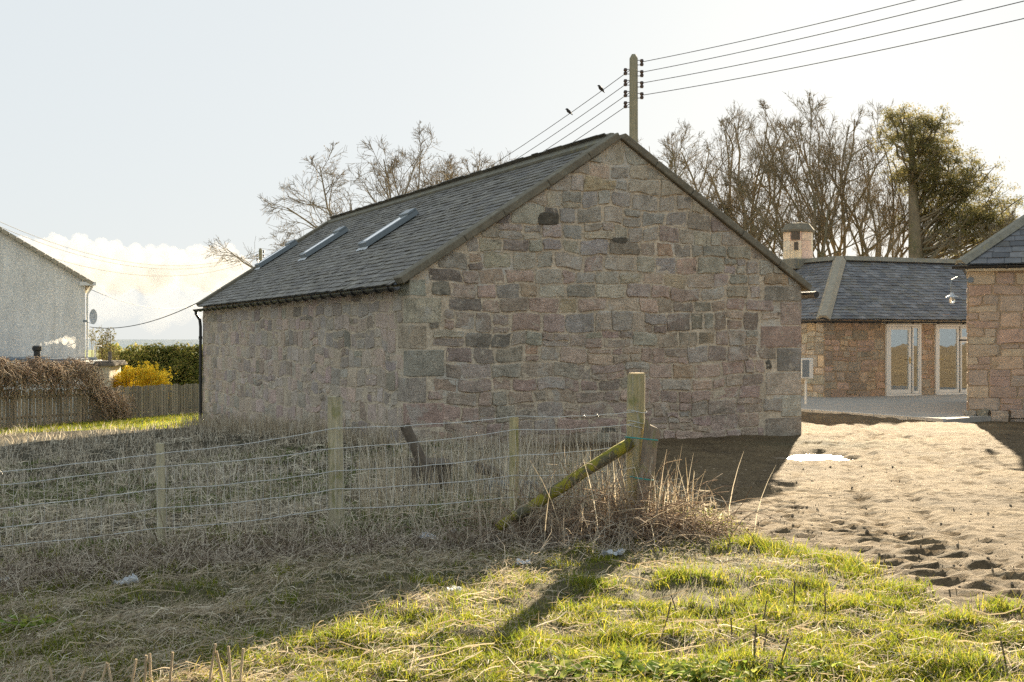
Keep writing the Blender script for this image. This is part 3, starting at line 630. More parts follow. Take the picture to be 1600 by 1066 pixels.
# hip and ridge stones
def capline(p0, p1, n, w, t, m, parent, nm):
    p0 = Vector(p0); p1 = Vector(p1); d = (p1 - p0).normalized(); L_ = (p1 - p0).length
    for i in range(n):
        b = MB(); c = p0 + d * L_ * (i + .5) / n; side = d.cross(Vector((0, 0, 1))).normalized(); up = side.cross(d)
        h = L_ / n / 2 - .003; b.prism([c - d * h + side * x + up * z_ for x, z_ in ((-w, -t * 1.2), (-w * .45, t), (w * .45, t), (w, -t * 1.2), (0, 0))], (0, 0, 0), d * 2 * h); b.build(nm, m, parent)
defm('hip_cement', col=(.34, .30, .23), rough=.95, noises=((8, .2), (40, .2)), patches=[((.42, .36, .16), 8, .58, .7, .5)], bump=((30, .012),))
capline(Vector(E(-ov, -ov)) + Vector((0, 0, .05)), (CW_, CW_, CR + .05), 5, .19, .055, 'hip_cement', hroof, 'hip_stone')
capline((CW_ + .1, CW_, CR + .05), (L1 - 1, CW_, CR + .05), 9, .17, .06, 'ridge_stone', hroof, 'ridge_stone')
capline((CW_, CW_ + .1, CR + .05), (CW_, L2 - 1, CR + .05), 9, .17, .06, 'ridge_stone', hroof, 'ridge_stone')
gutter(house, (-.3, -.27, CE - .19), (L1, -.27, CE - .19), .055, .9); gutter(house, (-.27, L2, CE - .19), (-.27, -.3, CE - .19), .055, .9)
b = MB(); b.box((d1[0] + 1.7, -.045, DH + .055), (1.85, .025, .045)); b.build('fascia', 'cream_paint', house)
# chimney
chp = Vector((CW_, CW_ + 1.98, CR)); ch = MB(); ch.box(chp + Vector((0, 0, -.05)), (.5, .5, .16), None, .02); ch = ch.build('chimney', 'ridge_stone', house)
rows = [(.11, .37), (.375, .66), (.665, .93)]
for i, (a, c) in enumerate(rows):
    for j in range(8):
        a0 = math.pi / 8 + j * math.pi / 4 + (i % 2) * .0; a1 = a0 + math.pi / 4; ro, ri = .455, .25
        b = MB(); pl = [chp + Vector((math.cos(t) * r_, math.sin(t) * r_, a)) for t, r_ in ((a0 + .012, ro), (a1 - .012, ro), (a1, ri), (a0, ri))]
        dark = (j in (4,) and i == 2) or (j == 4 and i == 1)
        b.prism(pl, (0, 0, 0), (0, 0, c - a), pick(rnd, [(.42, .30, .23), (.46, .36, .26), (.48, .40, .30)], .08)); b.build('chimney_block', 'warm_stone', ch)
b = MB(); pl = [];
for z_, r_ in ((.935, .52), (1.0, .53), (1.2, .36), (1.22, .2)): pl.append([chp + Vector((math.cos(t) * r_, math.sin(t) * r_, z_)) for t in [math.pi / 8 + j * math.pi / 4 for j in range(8)]])
b.add(sum(pl, []), [(i * 8 + j, i * 8 + (j + 1) % 8, (i + 1) * 8 + (j + 1) % 8, (i + 1) * 8 + j) for i in range(3) for j in range(8)] + [tuple(range(8))[::-1], tuple(range(24, 32))]); b.build('chimney_cap', 'coping', ch)
for zc, hw, hh in ((.80, .15, .12), (.5, .06, .12)):
    b = MB(); dirn = Vector((math.cos(math.radians(-112)), math.sin(math.radians(-112)), 0)); sd_ = Vector((-dirn.y, dirn.x, 0)); b.box(chp + dirn * .425 - sd_ * .17 + Vector((0, 0, zc)), (hw, .012, hh), Matrix((sd_, dirn, Vector((0, 0, 1)))).transposed(), 0); b.build('vent_panel', 'dark_wood', ch)
# glazed doors
def door_unit(u0, u1, leafs, nm='glazed_door'):
    fr = MB(); y = -.015; th = .055
    fr.box((u0 + .03, y, DH / 2), (.03, th, DH / 2)); fr.box((u1 - .03, y, DH / 2), (.03, th, DH / 2)); fr.box(((u0 + u1) / 2, y, DH - .03), ((u1 - u0) / 2 - .062, th - .002, .03)); fr.box(((u0 + u1) / 2, y, .03), ((u1 - u0) / 2 - .062, th - .002, .03))
    fo = fr.build(nm, 'white_paint', house)
    for a, c, z0_, z1_, w in leafs:
        b = MB(); yy_ = y - .012
        b.box((a + w / 2, yy_, (z0_ + z1_) / 2), (w / 2, .045, (z1_ - z0_) / 2), None, .006); b.box((c - w / 2, yy_, (z0_ + z1_) / 2), (w / 2, .045, (z1_ - z0_) / 2), None, .006)
        b.box(((a + c) / 2, yy_, z1_ - w / 2), ((c - a) / 2 - w - .001, .043, w / 2)); b.box(((a + c) / 2, yy_, z0_ + w / 2 + .015), ((c - a) / 2 - w - .001, .043, w / 2 + .015)); lf = b.build('leaf', 'white_paint', fo)
        b = MB(); b.box(((a + c) / 2, yy_ - .01, (z0_ + z1_) / 2), ((c - a) / 2 - w + .004, .008, (z1_ - z0_) / 2 - w + .004)); b.build('pane', 'pane_glass', lf)
    return fo
w1 = d1[1] - d1[0]
f1 = door_unit(d1[0], d1[1], [(d1[0] + .065, d1[0] + w1 * .70, .065, DH - .065, .085), (d1[0] + w1 * .74, d1[1] - .065, .065, DH - .065, .045)])
b = MB(); hx = d1[0] + w1 * .66; b.tube([(hx, -.075, 1.0), (hx, -.12, 1.0), (hx - .1, -.12, 1.0)], .012, 6); b.box((hx, -.075, .98), (.018, .008, .09)); b.build('handle', 'brass', f1)
w2 = d2[1] - d2[0]; um = d2[0] + .52 * w2
f2 = door_unit(d2[0], d2[1], [(d2[0] + .065, um, .065, DH - .065, .06), (um + .06, d2[1] - .065, DH - .42, DH - .065, .05), (um + .06, d2[1] - .065, .065, DH - .46, .05)])
b = MB(); hx = d2[0] + .12; b.tube([(hx, -.07, 1.0), (hx, -.12, 1.0), (hx + .1, -.12, 1.0)], .012, 6); b.build('handle', 'brass', f2)
# ================================================================== THE CORNER HOUSE
KA = P(1512, HOR, 26.2); KA.z = 0; kang = R(-21); kz = 3.08
corner = empty('corner_house', KA, kang, label='stone house corner with slate roof, white fascia and swan neck lamp at frame edge', cat='house')
b = MB(); b.add([(0, 0, -.4), (5, 0, -.4), (5, 6, -.4), (0, 6, -.4), (0, 0, kz), (5, 0, kz), (5, 6, kz), (0, 6, kz)], [(0, 1, 5, 4), (1, 2, 6, 5), (2, 3, 7, 6), (3, 0, 4, 7), (4, 5, 6, 7)]); kw = b.build('wall', 'warm_mortar', corner)
rnd = random.Random(25)
KC = [(.38, .25, .185), (.36, .245, .19), (.40, .28, .20), (.33, .22, .17), (.37, .29, .205), (.30, .22, .17), (.42, .33, .22), (.27, .21, .17)]
ps = rubble(0, 3.2, .12, kz - .1, rnd, (.22, .36), (.28, .66), .32, (), .009, .025, (), 33, .012)
defm('pink_stone', attr=True, rough=.92, noises=((6, .16), (45, .16)), patches=[((.19, .15, .12), 2.2, .62, .74, .5), ((.5, .42, .28), 2.4, .58, .72, .4)], bump=((14, .03), (60, .01)))
lay(ps, lambda u, d, z: (u, -d, z), lambda c, a: tuple(np.array(pick(rnd, KC, .15)) * .46 + np.array((.15, .13, .105))), rnd, 'pink_stone', kw, 300, proud=(.01, .022))
ps = rubble(-.1, 3.2, -.2, .14, rnd, (.3, .34), (.2, .5), .6, (), .012, .03, (), 35, .02); lay(ps, lambda u, d, z: (u, -d - .05, z), lambda c, a: pick(rnd, BRWN + [(.3, .24, .19)], .15), rnd, 'stone', kw, 300, proud=(.03, .08))
ps = rubble(0, 4, -.1, kz - .1, rnd, (.26, .42), (.35, .85), .25, (), .009, .02, (), 37, .008)
lay(ps, lambda u, d, z: (-d, u, z), lambda c, a: tuple(np.array(pick(rnd, KC, .15)) * .46 + np.array((.15, .13, .105))), rnd, 'pink_stone', kw, 40, proud=(.01, .022))
b = MB(); b.box((2.4, -.05, kz - .045), (2.44, .03, .055)); b.build('fascia', 'cream_paint', corner)
kr = MB(); o2 = .16; kt = math.tan(R(38)); kh = 2.6
Ek = lambda x, y: (x, y, kz + .03)
kr.add([Ek(-o2, -o2), Ek(5.2, -o2), Ek(5.2, 6), Ek(-o2, 6), (kh, kh, kz + (kh + o2) * kt), (5.2, kh, kz + (kh + o2) * kt), (kh, 6, kz + (kh + o2) * kt)], [(0, 1, 5, 4), (0, 4, 6, 3), (0, 3, 2, 1), (4, 5, 2, 6)])
kr = kr.build('roof', 'felt', corner); ks = math.hypot(kh + o2, (kh + o2) * kt); kc, kn = math.cos(R(38)), math.sin(R(38))
slates(kr, Vector(Ek(-o2, -o2)) + Vector((0, -kn, kc)) * .012, (1, 0, 0), (0, kc, kn), 5.2, ks - .05, 'slate', 120, .3, .2, 17, near=lambda a, s: s - .1 * a + (5 if a > 2.2 else 0), lim=lambda s: s * kc, cols=HC)
capline(Vector(Ek(-o2, -o2)) + Vector((0, 0, .05)), (kh, kh, kz + (kh + o2) * kt + .05), 4, .16, .05, 'ridge_stone', kr, 'hip_stone')
gutter(corner, (-.3, -.24, kz + .0), (5, -.24, kz + .0), .06, .75)
lamp = empty('swan_neck_lamp', (0, 0, 0), label='small swan neck wall lamp with clear bulb on the corner house', cat='lamp')
q = corner.matrix_world if False else Matrix.Translation(KA) @ Matrix.Rotation(kang, 4, 'Z')
lb = q @ Vector((.05, -.03, kz - .28)); lamp.location = lb
b = MB(); pts = [(0, 0, 0), (-.12, -.04, .02), (-.3, -.1, .06), (-.42, -.12, .0), (-.45, -.13, -.14), (-.42, -.13, -.28)]
b.tube(pts, .014, 6); b.tube([(0, .01, 0), (0, -.03, 0)], .06, 10); b.build('bracket_arm', 'grey_frame', lamp)
b = MB(); b.tube([(-.42, -.13, -.26), (-.42, -.13, -.31), (-.42, -.13, -.36)], [.03, .05, .13], 14); b.build('shade', 'lead', lamp)
b = MB(); b.tube([(-.42, -.13, -.35), (-.42, -.13, -.40), (-.42, -.13, -.46), (-.42, -.13, -.5)], [.035, .06, .055, .02], 12); b.build('bulb', 'bulb_glass', lamp, True)
# meter box on a post
mp = P(1259, HOR, 30.5); mp.z = 0; mb = empty('meter_box', mp, R(12), label='white meter box on a thin post at the edge of the paving', cat='meter box')
b = MB(); b.tube([(0, 0, -.2), (0, 0, .66)], .03, 8); b.build('post', 'white_paint', mb)
b = MB(); b.box((0, 0, .87), (.15, .1, .24), None, .012); b.build('cabinet', 'white_paint', mb)
b = MB(); b.box((-.05, -.106, .87), (.085, .006, .2)); b.build('window_panel', 'grey_frame', mb)
# ================================================================== THE NEIGHBOUR'S HOUSE
D = 50.0; gz = -2.0
hp = P(133, HOR, D); hp.z = gz
nb = empty('rendered_house', hp, R(20), label='grey roughcast house gable with tiled verge and satellite dish beyond the garden fence', cat='house')
ezn = 1.65 + (HOR - 440) / F * D - gz; hw = 4.1; rise = (440 - 352) / F * D * 1.12
b = MB(); b.prism([(-2 * hw, 0, -.5), (0, 0, -.5), (0, 0, ezn), (-hw, 0, ezn + rise), (-2 * hw, 0, ezn)], (0, 0, 0), (0, 9, 0)); b.build('wall', 'harling', nb)
rf = MB(); sl = math.hypot(hw, rise); ca, sa = hw / sl, rise / sl
for sg in (-1, 1):
    up = Vector((-sg * ca, 0, sa)); nn = Vector((sg * sa, 0, ca)); c0 = Vector((0 if sg > 0 else -2 * hw, 4.5, ezn)) + up * (sl / 2 - .16) + nn * .05
    rf.box(c0, (sl / 2 + .16, 4.62, .045), Matrix((up, Vector((0, 1, 0)), nn)).transposed())
rf = rf.build('roof', 'roof_tile', nb); up = Vector((-ca, 0, sa)); nn = Vector((sa, 0, ca)); t = -.3
MT['verge'] = mat('verge', col=(.40, .35, .26), rough=.9, noises=((6, .2),), bump=((30, .01),))
while t < sl - .1:
    b = MB(); b.box(Vector((0, -.14, ezn)) + up * (t + .15) + nn * .07, (.142, .06, .075), Matrix((up, Vector((0, 1, 0)), (nn + up * -.1).normalized())).transposed(), .01); b.build('verge_tile', 'verge', rf); t += .3
b = MB(); b.box((-3.85, 1.2, ezn + rise - .2), (.45, .35, .75), None, .02); chn = b.build('chimney', 'harling', nb)
b = MB(); b.box((-3.85, 1.2, ezn + rise + .59), (.52, .42, .045), None, .01); b.build('chimney_coping', 'coping', chn)
for dx in (-.15, .25):
    b = MB(); b.tube([(-3.85 + dx, 1.2, ezn + rise + .6), (-3.85 + dx, 1.2, ezn + rise + .9)], [.13, .11], 10); b.build('chimney_pot', 'roof_tile', chn)
gutter(nb, (.27, 9, ezn - .12), (.27, -.12, ezn - .12), .06, 1.2, 'white_paint')
b = MB(); b.box((.1, -.16, ezn - .09), (.3, .03, .07)); b.build('eaves_box', 'white_paint', nb)
b = MB(); b.tube([(.27, .1, ezn - .2), (.08, .06, ezn - .5), (.07, .06, 0)], .045, 8); b.build('downpipe', 'white_paint', nb)
# dish
dsh = empty('satellite_dish', hp + Vector((.35, -.1, (HOR - 495) / F * D + 1.65 - gz)), R(-35), label='small grey satellite dish fixed to the roughcast house corner', cat='dish')
b = MB(); vs = [(0, .05, 0)]; fs = []
for k, rr in enumerate((.12, .22, .3)):
    vs += [(math.cos(a) * rr * .82, .05 - .5 * rr * rr, math.sin(a) * rr) for a in [2 * math.pi * i / 20 for i in range(20)]]
for i in range(20):
    fs.append((0, 1 + i, 1 + (i + 1) % 20)); fs += [(1 + 20 * k + i, 21 + 20 * k + i, 21 + 20 * k + (i + 1) % 20, 1 + 20 * k + (i + 1) % 20) for k in (0, 1)]
b.add(vs, fs); b.build('reflector', 'lead', dsh, True)
b = MB(); b.tube([(0, .05, 0), (-.1, .2, -.05), (-.32, .25, -.05)], .025, 6); b.tube([(0, .0, -.28), (.05, -.4, -.2)], .012, 5); b.box((.05, -.42, -.18), (.04, .06, .04)); b.build('mount_arm', 'grey_frame', dsh)
# flat roofed lean-to with flue and its smoke, and the small outhouse
lt = P(20, HOR, 46); lt.z = gz; ln = empty('flat_roofed_extension', lt, R(4), label='low extension with blue grey flat roof under the roughcast gable', cat='extension')
zt = 1.65 + (HOR - 568) / F * 46 - gz
b = MB(); b.box((-1.2, 1.6, zt / 2 - .1), (3.4, 1.6, zt / 2)); b.build('wall', 'harling', ln)
b = MB(); b.box((-1.2, 1.6, zt + .0), (3.55, 1.75, .07), None, .02); b.build('fascia', 'white_paint', ln)
b = MB(); b.box((-1.2, 1.6, zt + .12), (3.4, 1.6, .05), None, .03); b.build('flat_roof', 'felt', ln)
fp = P(58, 566, 46); fl = empty('stove_flue', fp, label='short black stove flue smoking above the flat roof', cat='flue')
b = MB(); b.tube([(0, 0, -.2), (0, 0, .45)], .12, 14); b.build('pipe', 'black_iron', fl)
b = MB(); b.tube([(0, 0, .4), (0, 0, .44), (0, 0, .56), (0, 0, .6)], [.13, .17, .17, .1], 14); b.build('cowl', 'black_iron', fl)
oh = P(152, HOR, 48.5); oh.z = gz; out = empty('garden_outhouse', oh, R(5), label='small cream outhouse with flat overhanging roof beside the yellow bush', cat='outhouse')
zt = 1.65 + (HOR - 572) / F * 48.5 - gz
b = MB(); b.box((-.2, 1, zt / 2), (.65, 1, zt / 2)); b.build('wall', 'cream_paint', out)
b = MB(); b.box((-.2, 1, zt + .06), (.88, 1.2, .06), None, .015); b.box((-.2, 1, zt + .15), (.8, 1.1, .03), None, .01); b.build('roof', 'roof_tile', out)
b = MB(); b.tube([(.45, .1, zt + .1), (.45, .1, zt + .55)], .07, 10); b.build('vent_pipe', 'roof_tile', out)
b = MB(); b.tube([(-.6, 2.2, 0), (-.6, 2.2, zt + .75), (-.35, 2.2, zt + .75)], .04, 8); b.build('waste_pipe', 'white_paint', out)
# picket fence: each pale a part
fa = Vector(((-30 - 800) / F * 38.5, 38.5, 0)); fb = Vector(((330 - 800) / F * 52, 52, 0))
for v_ in (fa, fb): v_.z = 0
fence = empty('picket_fence', (fa.x, fa.y, Hs(fa.x, fa.y)), label='weathered upright pale fence along the far edge of the field', cat='fence')
FZ = Vector((fa.x, fa.y, Hs(fa.x, fa.y))); dr = (fb - fa); LL = dr.length; dr.normalize(); nrmf = Vector((dr.y, -dr.x, 0)); s = 0; rnd = random.Random(3); k = 0
while s < LL:
    p = fa + dr * s; w = rnd.uniform(.125, .15); h = 1.25 + rnd.uniform(-.05, .03); z0 = Hs(p.x, p.y) - .05; lean = rnd.uniform(-.02, .02)
    b = MB(); ax = Matrix((dr, nrmf, Vector((0, 0, 1)))).transposed() @ Matrix.Rotation(lean, 3, 'Y')
    b.box(p - FZ + Vector((0, 0, z0 + h / 2)), (w / 2, .011, h / 2), ax, .003, tuple(np.array((.25, .215, .165)) * rnd.uniform(.7, 1.25))); b.build('pale', 'pale_wood', fence); s += w + rnd.uniform(.03, .055)
for q0 in (0, .5):
    for hh in (.3, .95):
        a_ = fa + dr * LL * q0; c_ = fa + dr * LL * (q0 + .5); b = MB(); b.tube([a_ - FZ - nrmf * .05 + Vector((0, 0, Hs(a_.x, a_.y) + hh)), c_ - FZ - nrmf * .05 + Vector((0, 0, Hs(c_.x, c_.y) + hh))], .045, 4, True, (.2, .17, .13)); b.build('rail', 'pale_wood', fence)
for q0 in np.linspace(0, 1, 9):
    p = fa + dr * LL * q0; z0 = Hs(p.x, p.y); b = MB(); b.box(p - FZ - nrmf * .12 + Vector((0, 0, z0 + .55)), (.05, .05, .65), None, .008, (.2, .17, .13)); b.build('post', 'pale_wood', fence)
# ================================================================== POLES, WIRES, BIRDS
def utility_pole(px, ytop, D, r, lab, nins, simple=False):
    p = P(px, ytop, D); z0 = Hs(p.x, p.y) - .5; e = empty('utility_pole', (p.x, p.y, z0), label=lab, cat='pole', group='wooden utility poles'); h = p.z - z0
    b = MB(); b.tube([(0, 0, 0), (0, 0, h * .5), (0, 0, h - .12), (0, 0, h)], [r * 1.25, r * 1.1, r, r * .45], 14); b.build('shaft', 'pole_wood', e, True)
    for k in range(nins):
        for sg in (-1, 1):
            zk = h - (.25 if sg > 0 else .52) - .33 * k; b = MB()
            b.tube([(sg * r * .8, 0, zk + .07), (sg * (r + .1), 0, zk + .07), (sg * (r + .1), 0, zk - .07), (sg * r * .8, 0, zk - .07)], .014, 5); br = b.build('insulator_bracket', 'black_iron', e)
            b = MB(); b.tube([(sg * (r + .12), 0, zk + .1), (sg * (r + .12), 0, zk + .04), (sg * (r + .12), 0, zk), (sg * (r + .12), 0, zk - .04), (sg * (r + .12), 0, zk - .1)], [.045, .062, .035, .062, .045], 10); b.build('insulator', 'insulator', br)
    return e, p
pole1, pp1 = utility_pole(990, 85, 38, .125, 'tall weathered wooden pole standing behind the barn gable', 4)
pole2, pp2 = utility_pole(407, 388, 92, .12, 'distant wooden pole just showing over the barn\'s far roof edge', 2)
def wire(a, c, sag, r, lab, grp=None, n=28, nm='overhead_wire'):
    a = Vector(a); c = Vector(c); pts = [a.lerp(c, t) - Vector((0, 0, 4 * sag * t * (1 - t))) for t in [i / n for i in range(n + 1)]]
    b = MB(); b.tube([p - a for p in pts], r, 5); o_ = b.build(nm, 'cable', None, True); o_.location = a; return tag(o_, lab, 'wire', grp), pts
ordn = ['topmost', 'second', 'third', 'lowest']; wl = []
for k, (y0, y1) in enumerate(((97, -98), (113, -78), (130, -48), (149, -18))):
    wire(P(1003, y0, 38), P(1800, y1, 24), .12, .011, f'{ordn[k]} overhead line running from the tall pole out over the yard', 'overhead lines on the tall pole')
for k in range(4):
    a = P(984, 110 + 17.4 * k, 38); c = P(404, 388 + 9 * k, 92); wl.append(wire(a, c, 1.75, .011, f'{ordn[k]} overhead line dropping from the tall pole behind the barn ridge', 'overhead lines on the tall pole')[1])
for k, (a, c) in enumerate((((-60, 318, 60), (407, 392, 92)), ((-60, 326, 60), (407, 396, 92)), ((-60, 348, 60), (407, 402, 92)))):
    wire(P(*a), P(*c), 1.9, .013, f'{["upper", "middle", "lower"][k]} of the thin lines crossing the cloud behind the roughcast house', 'thin lines across the cloud')
wire(P(140, 511, 50), P(330, 462, 36), .35, .014, 'sagging black cable from the roughcast house to the barn eave')
wire(P(143, 453, 50), P(407, 405, 92), 1.9, .011, 'faint cable running out from the roughcast house eave')
def bird(at, lab, yaw):
    e = empty('bird', at, yaw, label=lab, cat='bird', group='birds on the wire'); b = MB()
    b.tube([(.135, 0, -.045), (.09, 0, .0), (.05, 0, .045), (0, 0, .085), (-.035, 0, .125), (-.055, 0, .16), (-.085, 0, .165), (-.12, 0, .158)], [.008, .022, .044, .056, .05, .036, .026, .003], 10); b.build('body', 'feather', e, True)
    for sg in (-1, 1):
        b = MB(); b.tube([(.015, sg * .02, .05), (.01, sg * .02, .005)], .005, 5); b.build('leg', 'feather', e)
        b = MB(); b.tube([(-.02, sg * .04, .12), (.03, sg * .052, .075), (.1, sg * .02, .01)], [.012, .026, .006], 6); b.build('wing', 'feather', e, True)
for px, lab in ((938, 'small dark bird on the top wire, nearer the pole'), (888, 'small dark bird on the top wire, farther from the pole')):
    p = min(wl[0], key=lambda q: 9e9); best = None
    for i in range(len(wl[0]) - 1):
        for t in np.linspace(0, 1, 20):
            q = wl[0][i].lerp(wl[0][i + 1], t); x = 800 + F * q.x / q.y
            if best is None or abs(x - px) < best[0]: best = (abs(x - px), q)
    bird(best[1] + Vector((0, 0, .01)), lab, R(20 if px > 900 else -15))
# ================================================================== TREES
def grow(rng, base, H_, r0, fork, nst, ang, up=.25, lean=(0, 0), wob=.16, lens=(.62, .42, .30, .2), cnt=(9, 7, 6), rmin=.011, fl=1.0, bl=.27, dome=.36):
    lines = []; base = np.array(base, float)
    def branch(p, d, L_, r, lvl, k, tip=.35):
        pts = [p]; rad = [r]; q = p.copy(); v = d / np.linalg.norm(d)
        for i in range(k):
            v = v + rng.normal(0, wob, 3) + np.array([lean[0], lean[1], up]) * (.35 + .3 * lvl) * .5; v /= np.linalg.norm(v); q = q + v * L_ / k
            if i and q[2] > H_ * (1 - .42 * min(1, math.hypot(q[0], q[1]) / (dome * H_)) ** 2) * rng.uniform(.96, 1.03): break
            pts.append(q.copy()); rad.append(max(rmin * .7, r * (1 - (1 - tip) * (i + 1) / k)))
        lines.append((np.array(pts), np.array(rad), 7 if r > .12 else 5 if r > .04 else 3)); return pts, rad
    def perp(v, a):
        x = np.cross(v, rng.normal(0, 1, 3)); x /= np.linalg.norm(x) + 1e-9; return v * math.cos(a) + x * math.sin(a)
    tp, tr = branch(base, np.array([lean[0], lean[1], 1.]), H_ * fork, r0, 0, 6, .75)
    def rec(pts, rad, L_, lvl):
        if lvl > len(cnt): return
        n = int(cnt[lvl - 1] * rng.uniform(.8, 1.25))
        for _ in range(n):
            t = rng.uniform(.15, 1.0) ** .75 if lvl > 1 else rng.uniform(.2, 1.0) ** .7; f = t * (len(pts) - 1); i = min(int(f), len(pts) - 2)
            p = pts[i] + (pts[i + 1] - pts[i]) * (f - i); v = pts[i + 1] - pts[i]; v = v / np.linalg.norm(v); rr = rad[i] * rng.uniform(.45, .7)
            l = L_ * rng.uniform(.55, 1.1) * (1.15 - .5 * t)
            a, c = branch(p, perp(v, rng.uniform(.35, .85) * fl), l, max(rr, rmin), lvl, 5 if lvl < 2 else 4 if lvl < 3 else 2, .3)
            rec(a, c, l * .62, lvl + 1)
    for s in range(nst):
        d = perp(np.array([0, 0, 1.]), rng.uniform(*ang)); a, c = branch(tp[-1], d, H_ * (1 - fork) * rng.uniform(.95, 1.2), tr[-1] * rng.uniform(.5, .72), 1, 9, .16); rec(a, c, H_ * bl, 1)
    if fork > .2:
        rec(tp[len(tp) // 2:], tr[len(tp) // 2:], H_ * .25, 2)
    return lines
def bare_tree(px, D, H_, r0, fork, nst, ang, lab, seed, bark='bark', **kw):
    p = P(px, HOR, D); z0 = Hs(p.x, p.y); rng = np.random.default_rng(seed); e = empty('bare_tree', (p.x, p.y, z0), label=lab, cat='tree', group='bare winter trees')
    ln_ = grow(rng, (0, 0, -.3), H_, r0, fork, nst, ang, **kw); big = [l for l in ln_ if l[1][0] > .10]; small = [l for l in ln_ if l[1][0] <= .10]
    nptubes('trunk', big, bark, e); nptubes('crown', small, bark, e); return e
def top(y, D): return 1.65 + (HOR - y) / F * D
TR = [(1044, 90, 195, .2, .06, 8, (.15, .7), 'half hidden bare tree whose twigs rise over the barn rake by the pole', {}),
      (1072, 86, 170, .26, .06, 10, (.15, .8), 'lowest bare tree of the row, leaning out past the tall pole', dict(lean=(-.05, 0))),
      (1125, 82, 166, .28, .08, 12, (.06, .62), 'fan shaped bare tree with many stems nearest the tall pole', dict(lean=(-.03, 0))),
      (1186, 86, 166, .27, .14, 10, (.05, .45), 'upright bare tree between the fan shaped tree and the chimney', {}),
      (1246, 80, 158, .25, .14, 10, (.04, .42), 'tall bare tree rising behind the cottage chimney', {}),
      (1300, 84, 168, .27, .14, 10, (.04, .44), 'bare tree with several stems just past the chimney', {}),
      (1357, 82, 174, .24, .24, 8, (.06, .42), 'slender bare tree with one straight trunk next to the pine', {}),
      (1395, 90, 270, .2, .15, 7, (.15, .55), 'short bare tree under the pine branches', {}),
      (1520, 78, 285, .22, .15, 8, (.2, .9), 'low spreading bare tree beyond the corner house roof', {})]
for i, (px, D, yt, r0, fk, ns, an, lab, kw) in enumerate(TR):
    p = P(px, HOR, D); bare_tree(px, D, (top(yt, D) - Hs(p.x, p.y)) * 1.04, r0, fk, ns, an, lab, 40 + i, cnt=(10, 7, 7), up=.18, dome=.42, rmin=.0115, wob=.18, bl=.21, **kw)
TL = [(632, 72, 214, .28, .3, 9, (.2, 1.25), 'wide crowned bare tree rising above the middle of the barn ridge', dict(up=.05)),
      (705, 80, 226, .25, .25, 7, (.2, .8), 'bare tree half hidden by the ridge under the wires', dict(up=.08)),
      (768, 88, 240, .22, .3, 5, (.2, .8), 'bare tree whose twigs just clear the ridge near the wires', dict(up=.08)),
      (506, 76, 304, .14, .35, 5, (.4, 1.1), 'small bare tree behind the barn\'s far roof end', dict(up=.0))]
for i, (px, D, yt, r0, fk, ns, an, lab, kw) in enumerate(TL):
    p = P(px, HOR, D); bare_tree(px, D, (top(yt, D) - Hs(p.x, p.y)) * 1.04, r0, fk, ns, an, lab, 60 + i, 'bark_dark', cnt=(11, 8, 7), fl=1.15, rmin=.011, dome=.62, **kw)
def leafquads(C, size, rng, pal, jit=.25, elong=1.6, wd=.5):
    n = len(C); a = rng.normal(0, 1, (n, 3)); a /= np.linalg.norm(a, axis=1)[:, None]; c = np.cross(a, rng.normal(0, 1, (n, 3))); c /= np.linalg.norm(c, axis=1)[:, None] + 1e-9
    s = size * rng.uniform(.6, 1.4, (n, 1)); V = np.stack([C - a * s * elong, C - c * s * wd, C + a * s * elong, C + c * s * wd], 1).reshape(-1, 3)
    k = np.array(pal)[rng.integers(0, len(pal), n)] * rng.uniform(1 - jit, 1 + jit, (n, 1)); return V, np.arange(4 * n).reshape(n, 4), np.repeat(k, 4, 0)
# the pine: bare limbs inside, needle pads along its outer side
rng = np.random.default_rng(5); D = 79.; pb = P(1432, HOR, D); z0 = Hs(pb.x, pb.y); pine = empty('pine_tree', (pb.x, pb.y, z0), label='dark green pine with thick trunk towering over the bare trees', cat='tree')
def loc(px, py, dy=0): q = P(px, py, D); return np.array([q.x - pb.x, dy, q.z - z0])
tk = [loc(1432, 560), loc(1431, 470), loc(1431, 400), loc(1428, 330), loc(1426, 270), loc(1424, 220), loc(1421, 190)]; tk[0][2] = -.3
lines = [(np.array(tk), np.array([.55, .5, .44, .34, .24, .14, .06]), 10)]; pads = []
env = [(1395, 190), (1420, 176), (1450, 190), (1475, 205), (1500, 225), (1520, 248), (1538, 272), (1556, 295), (1572, 318), (1585, 345), (1570, 362), (1545, 352), (1520, 330), (1500, 300), (1475, 270), (1455, 240), (1430, 215), (1405, 208), (1398, 235), (1415, 250), (1445, 215), (1480, 235), (1510, 268), (1530, 300), (1555, 332), (1490, 320), (1465, 300), (1440, 275), (1520, 355), (1405, 270), (1560, 340), (1535, 330), (1595, 352), (1470, 225), (1495, 250), (1545, 310)]
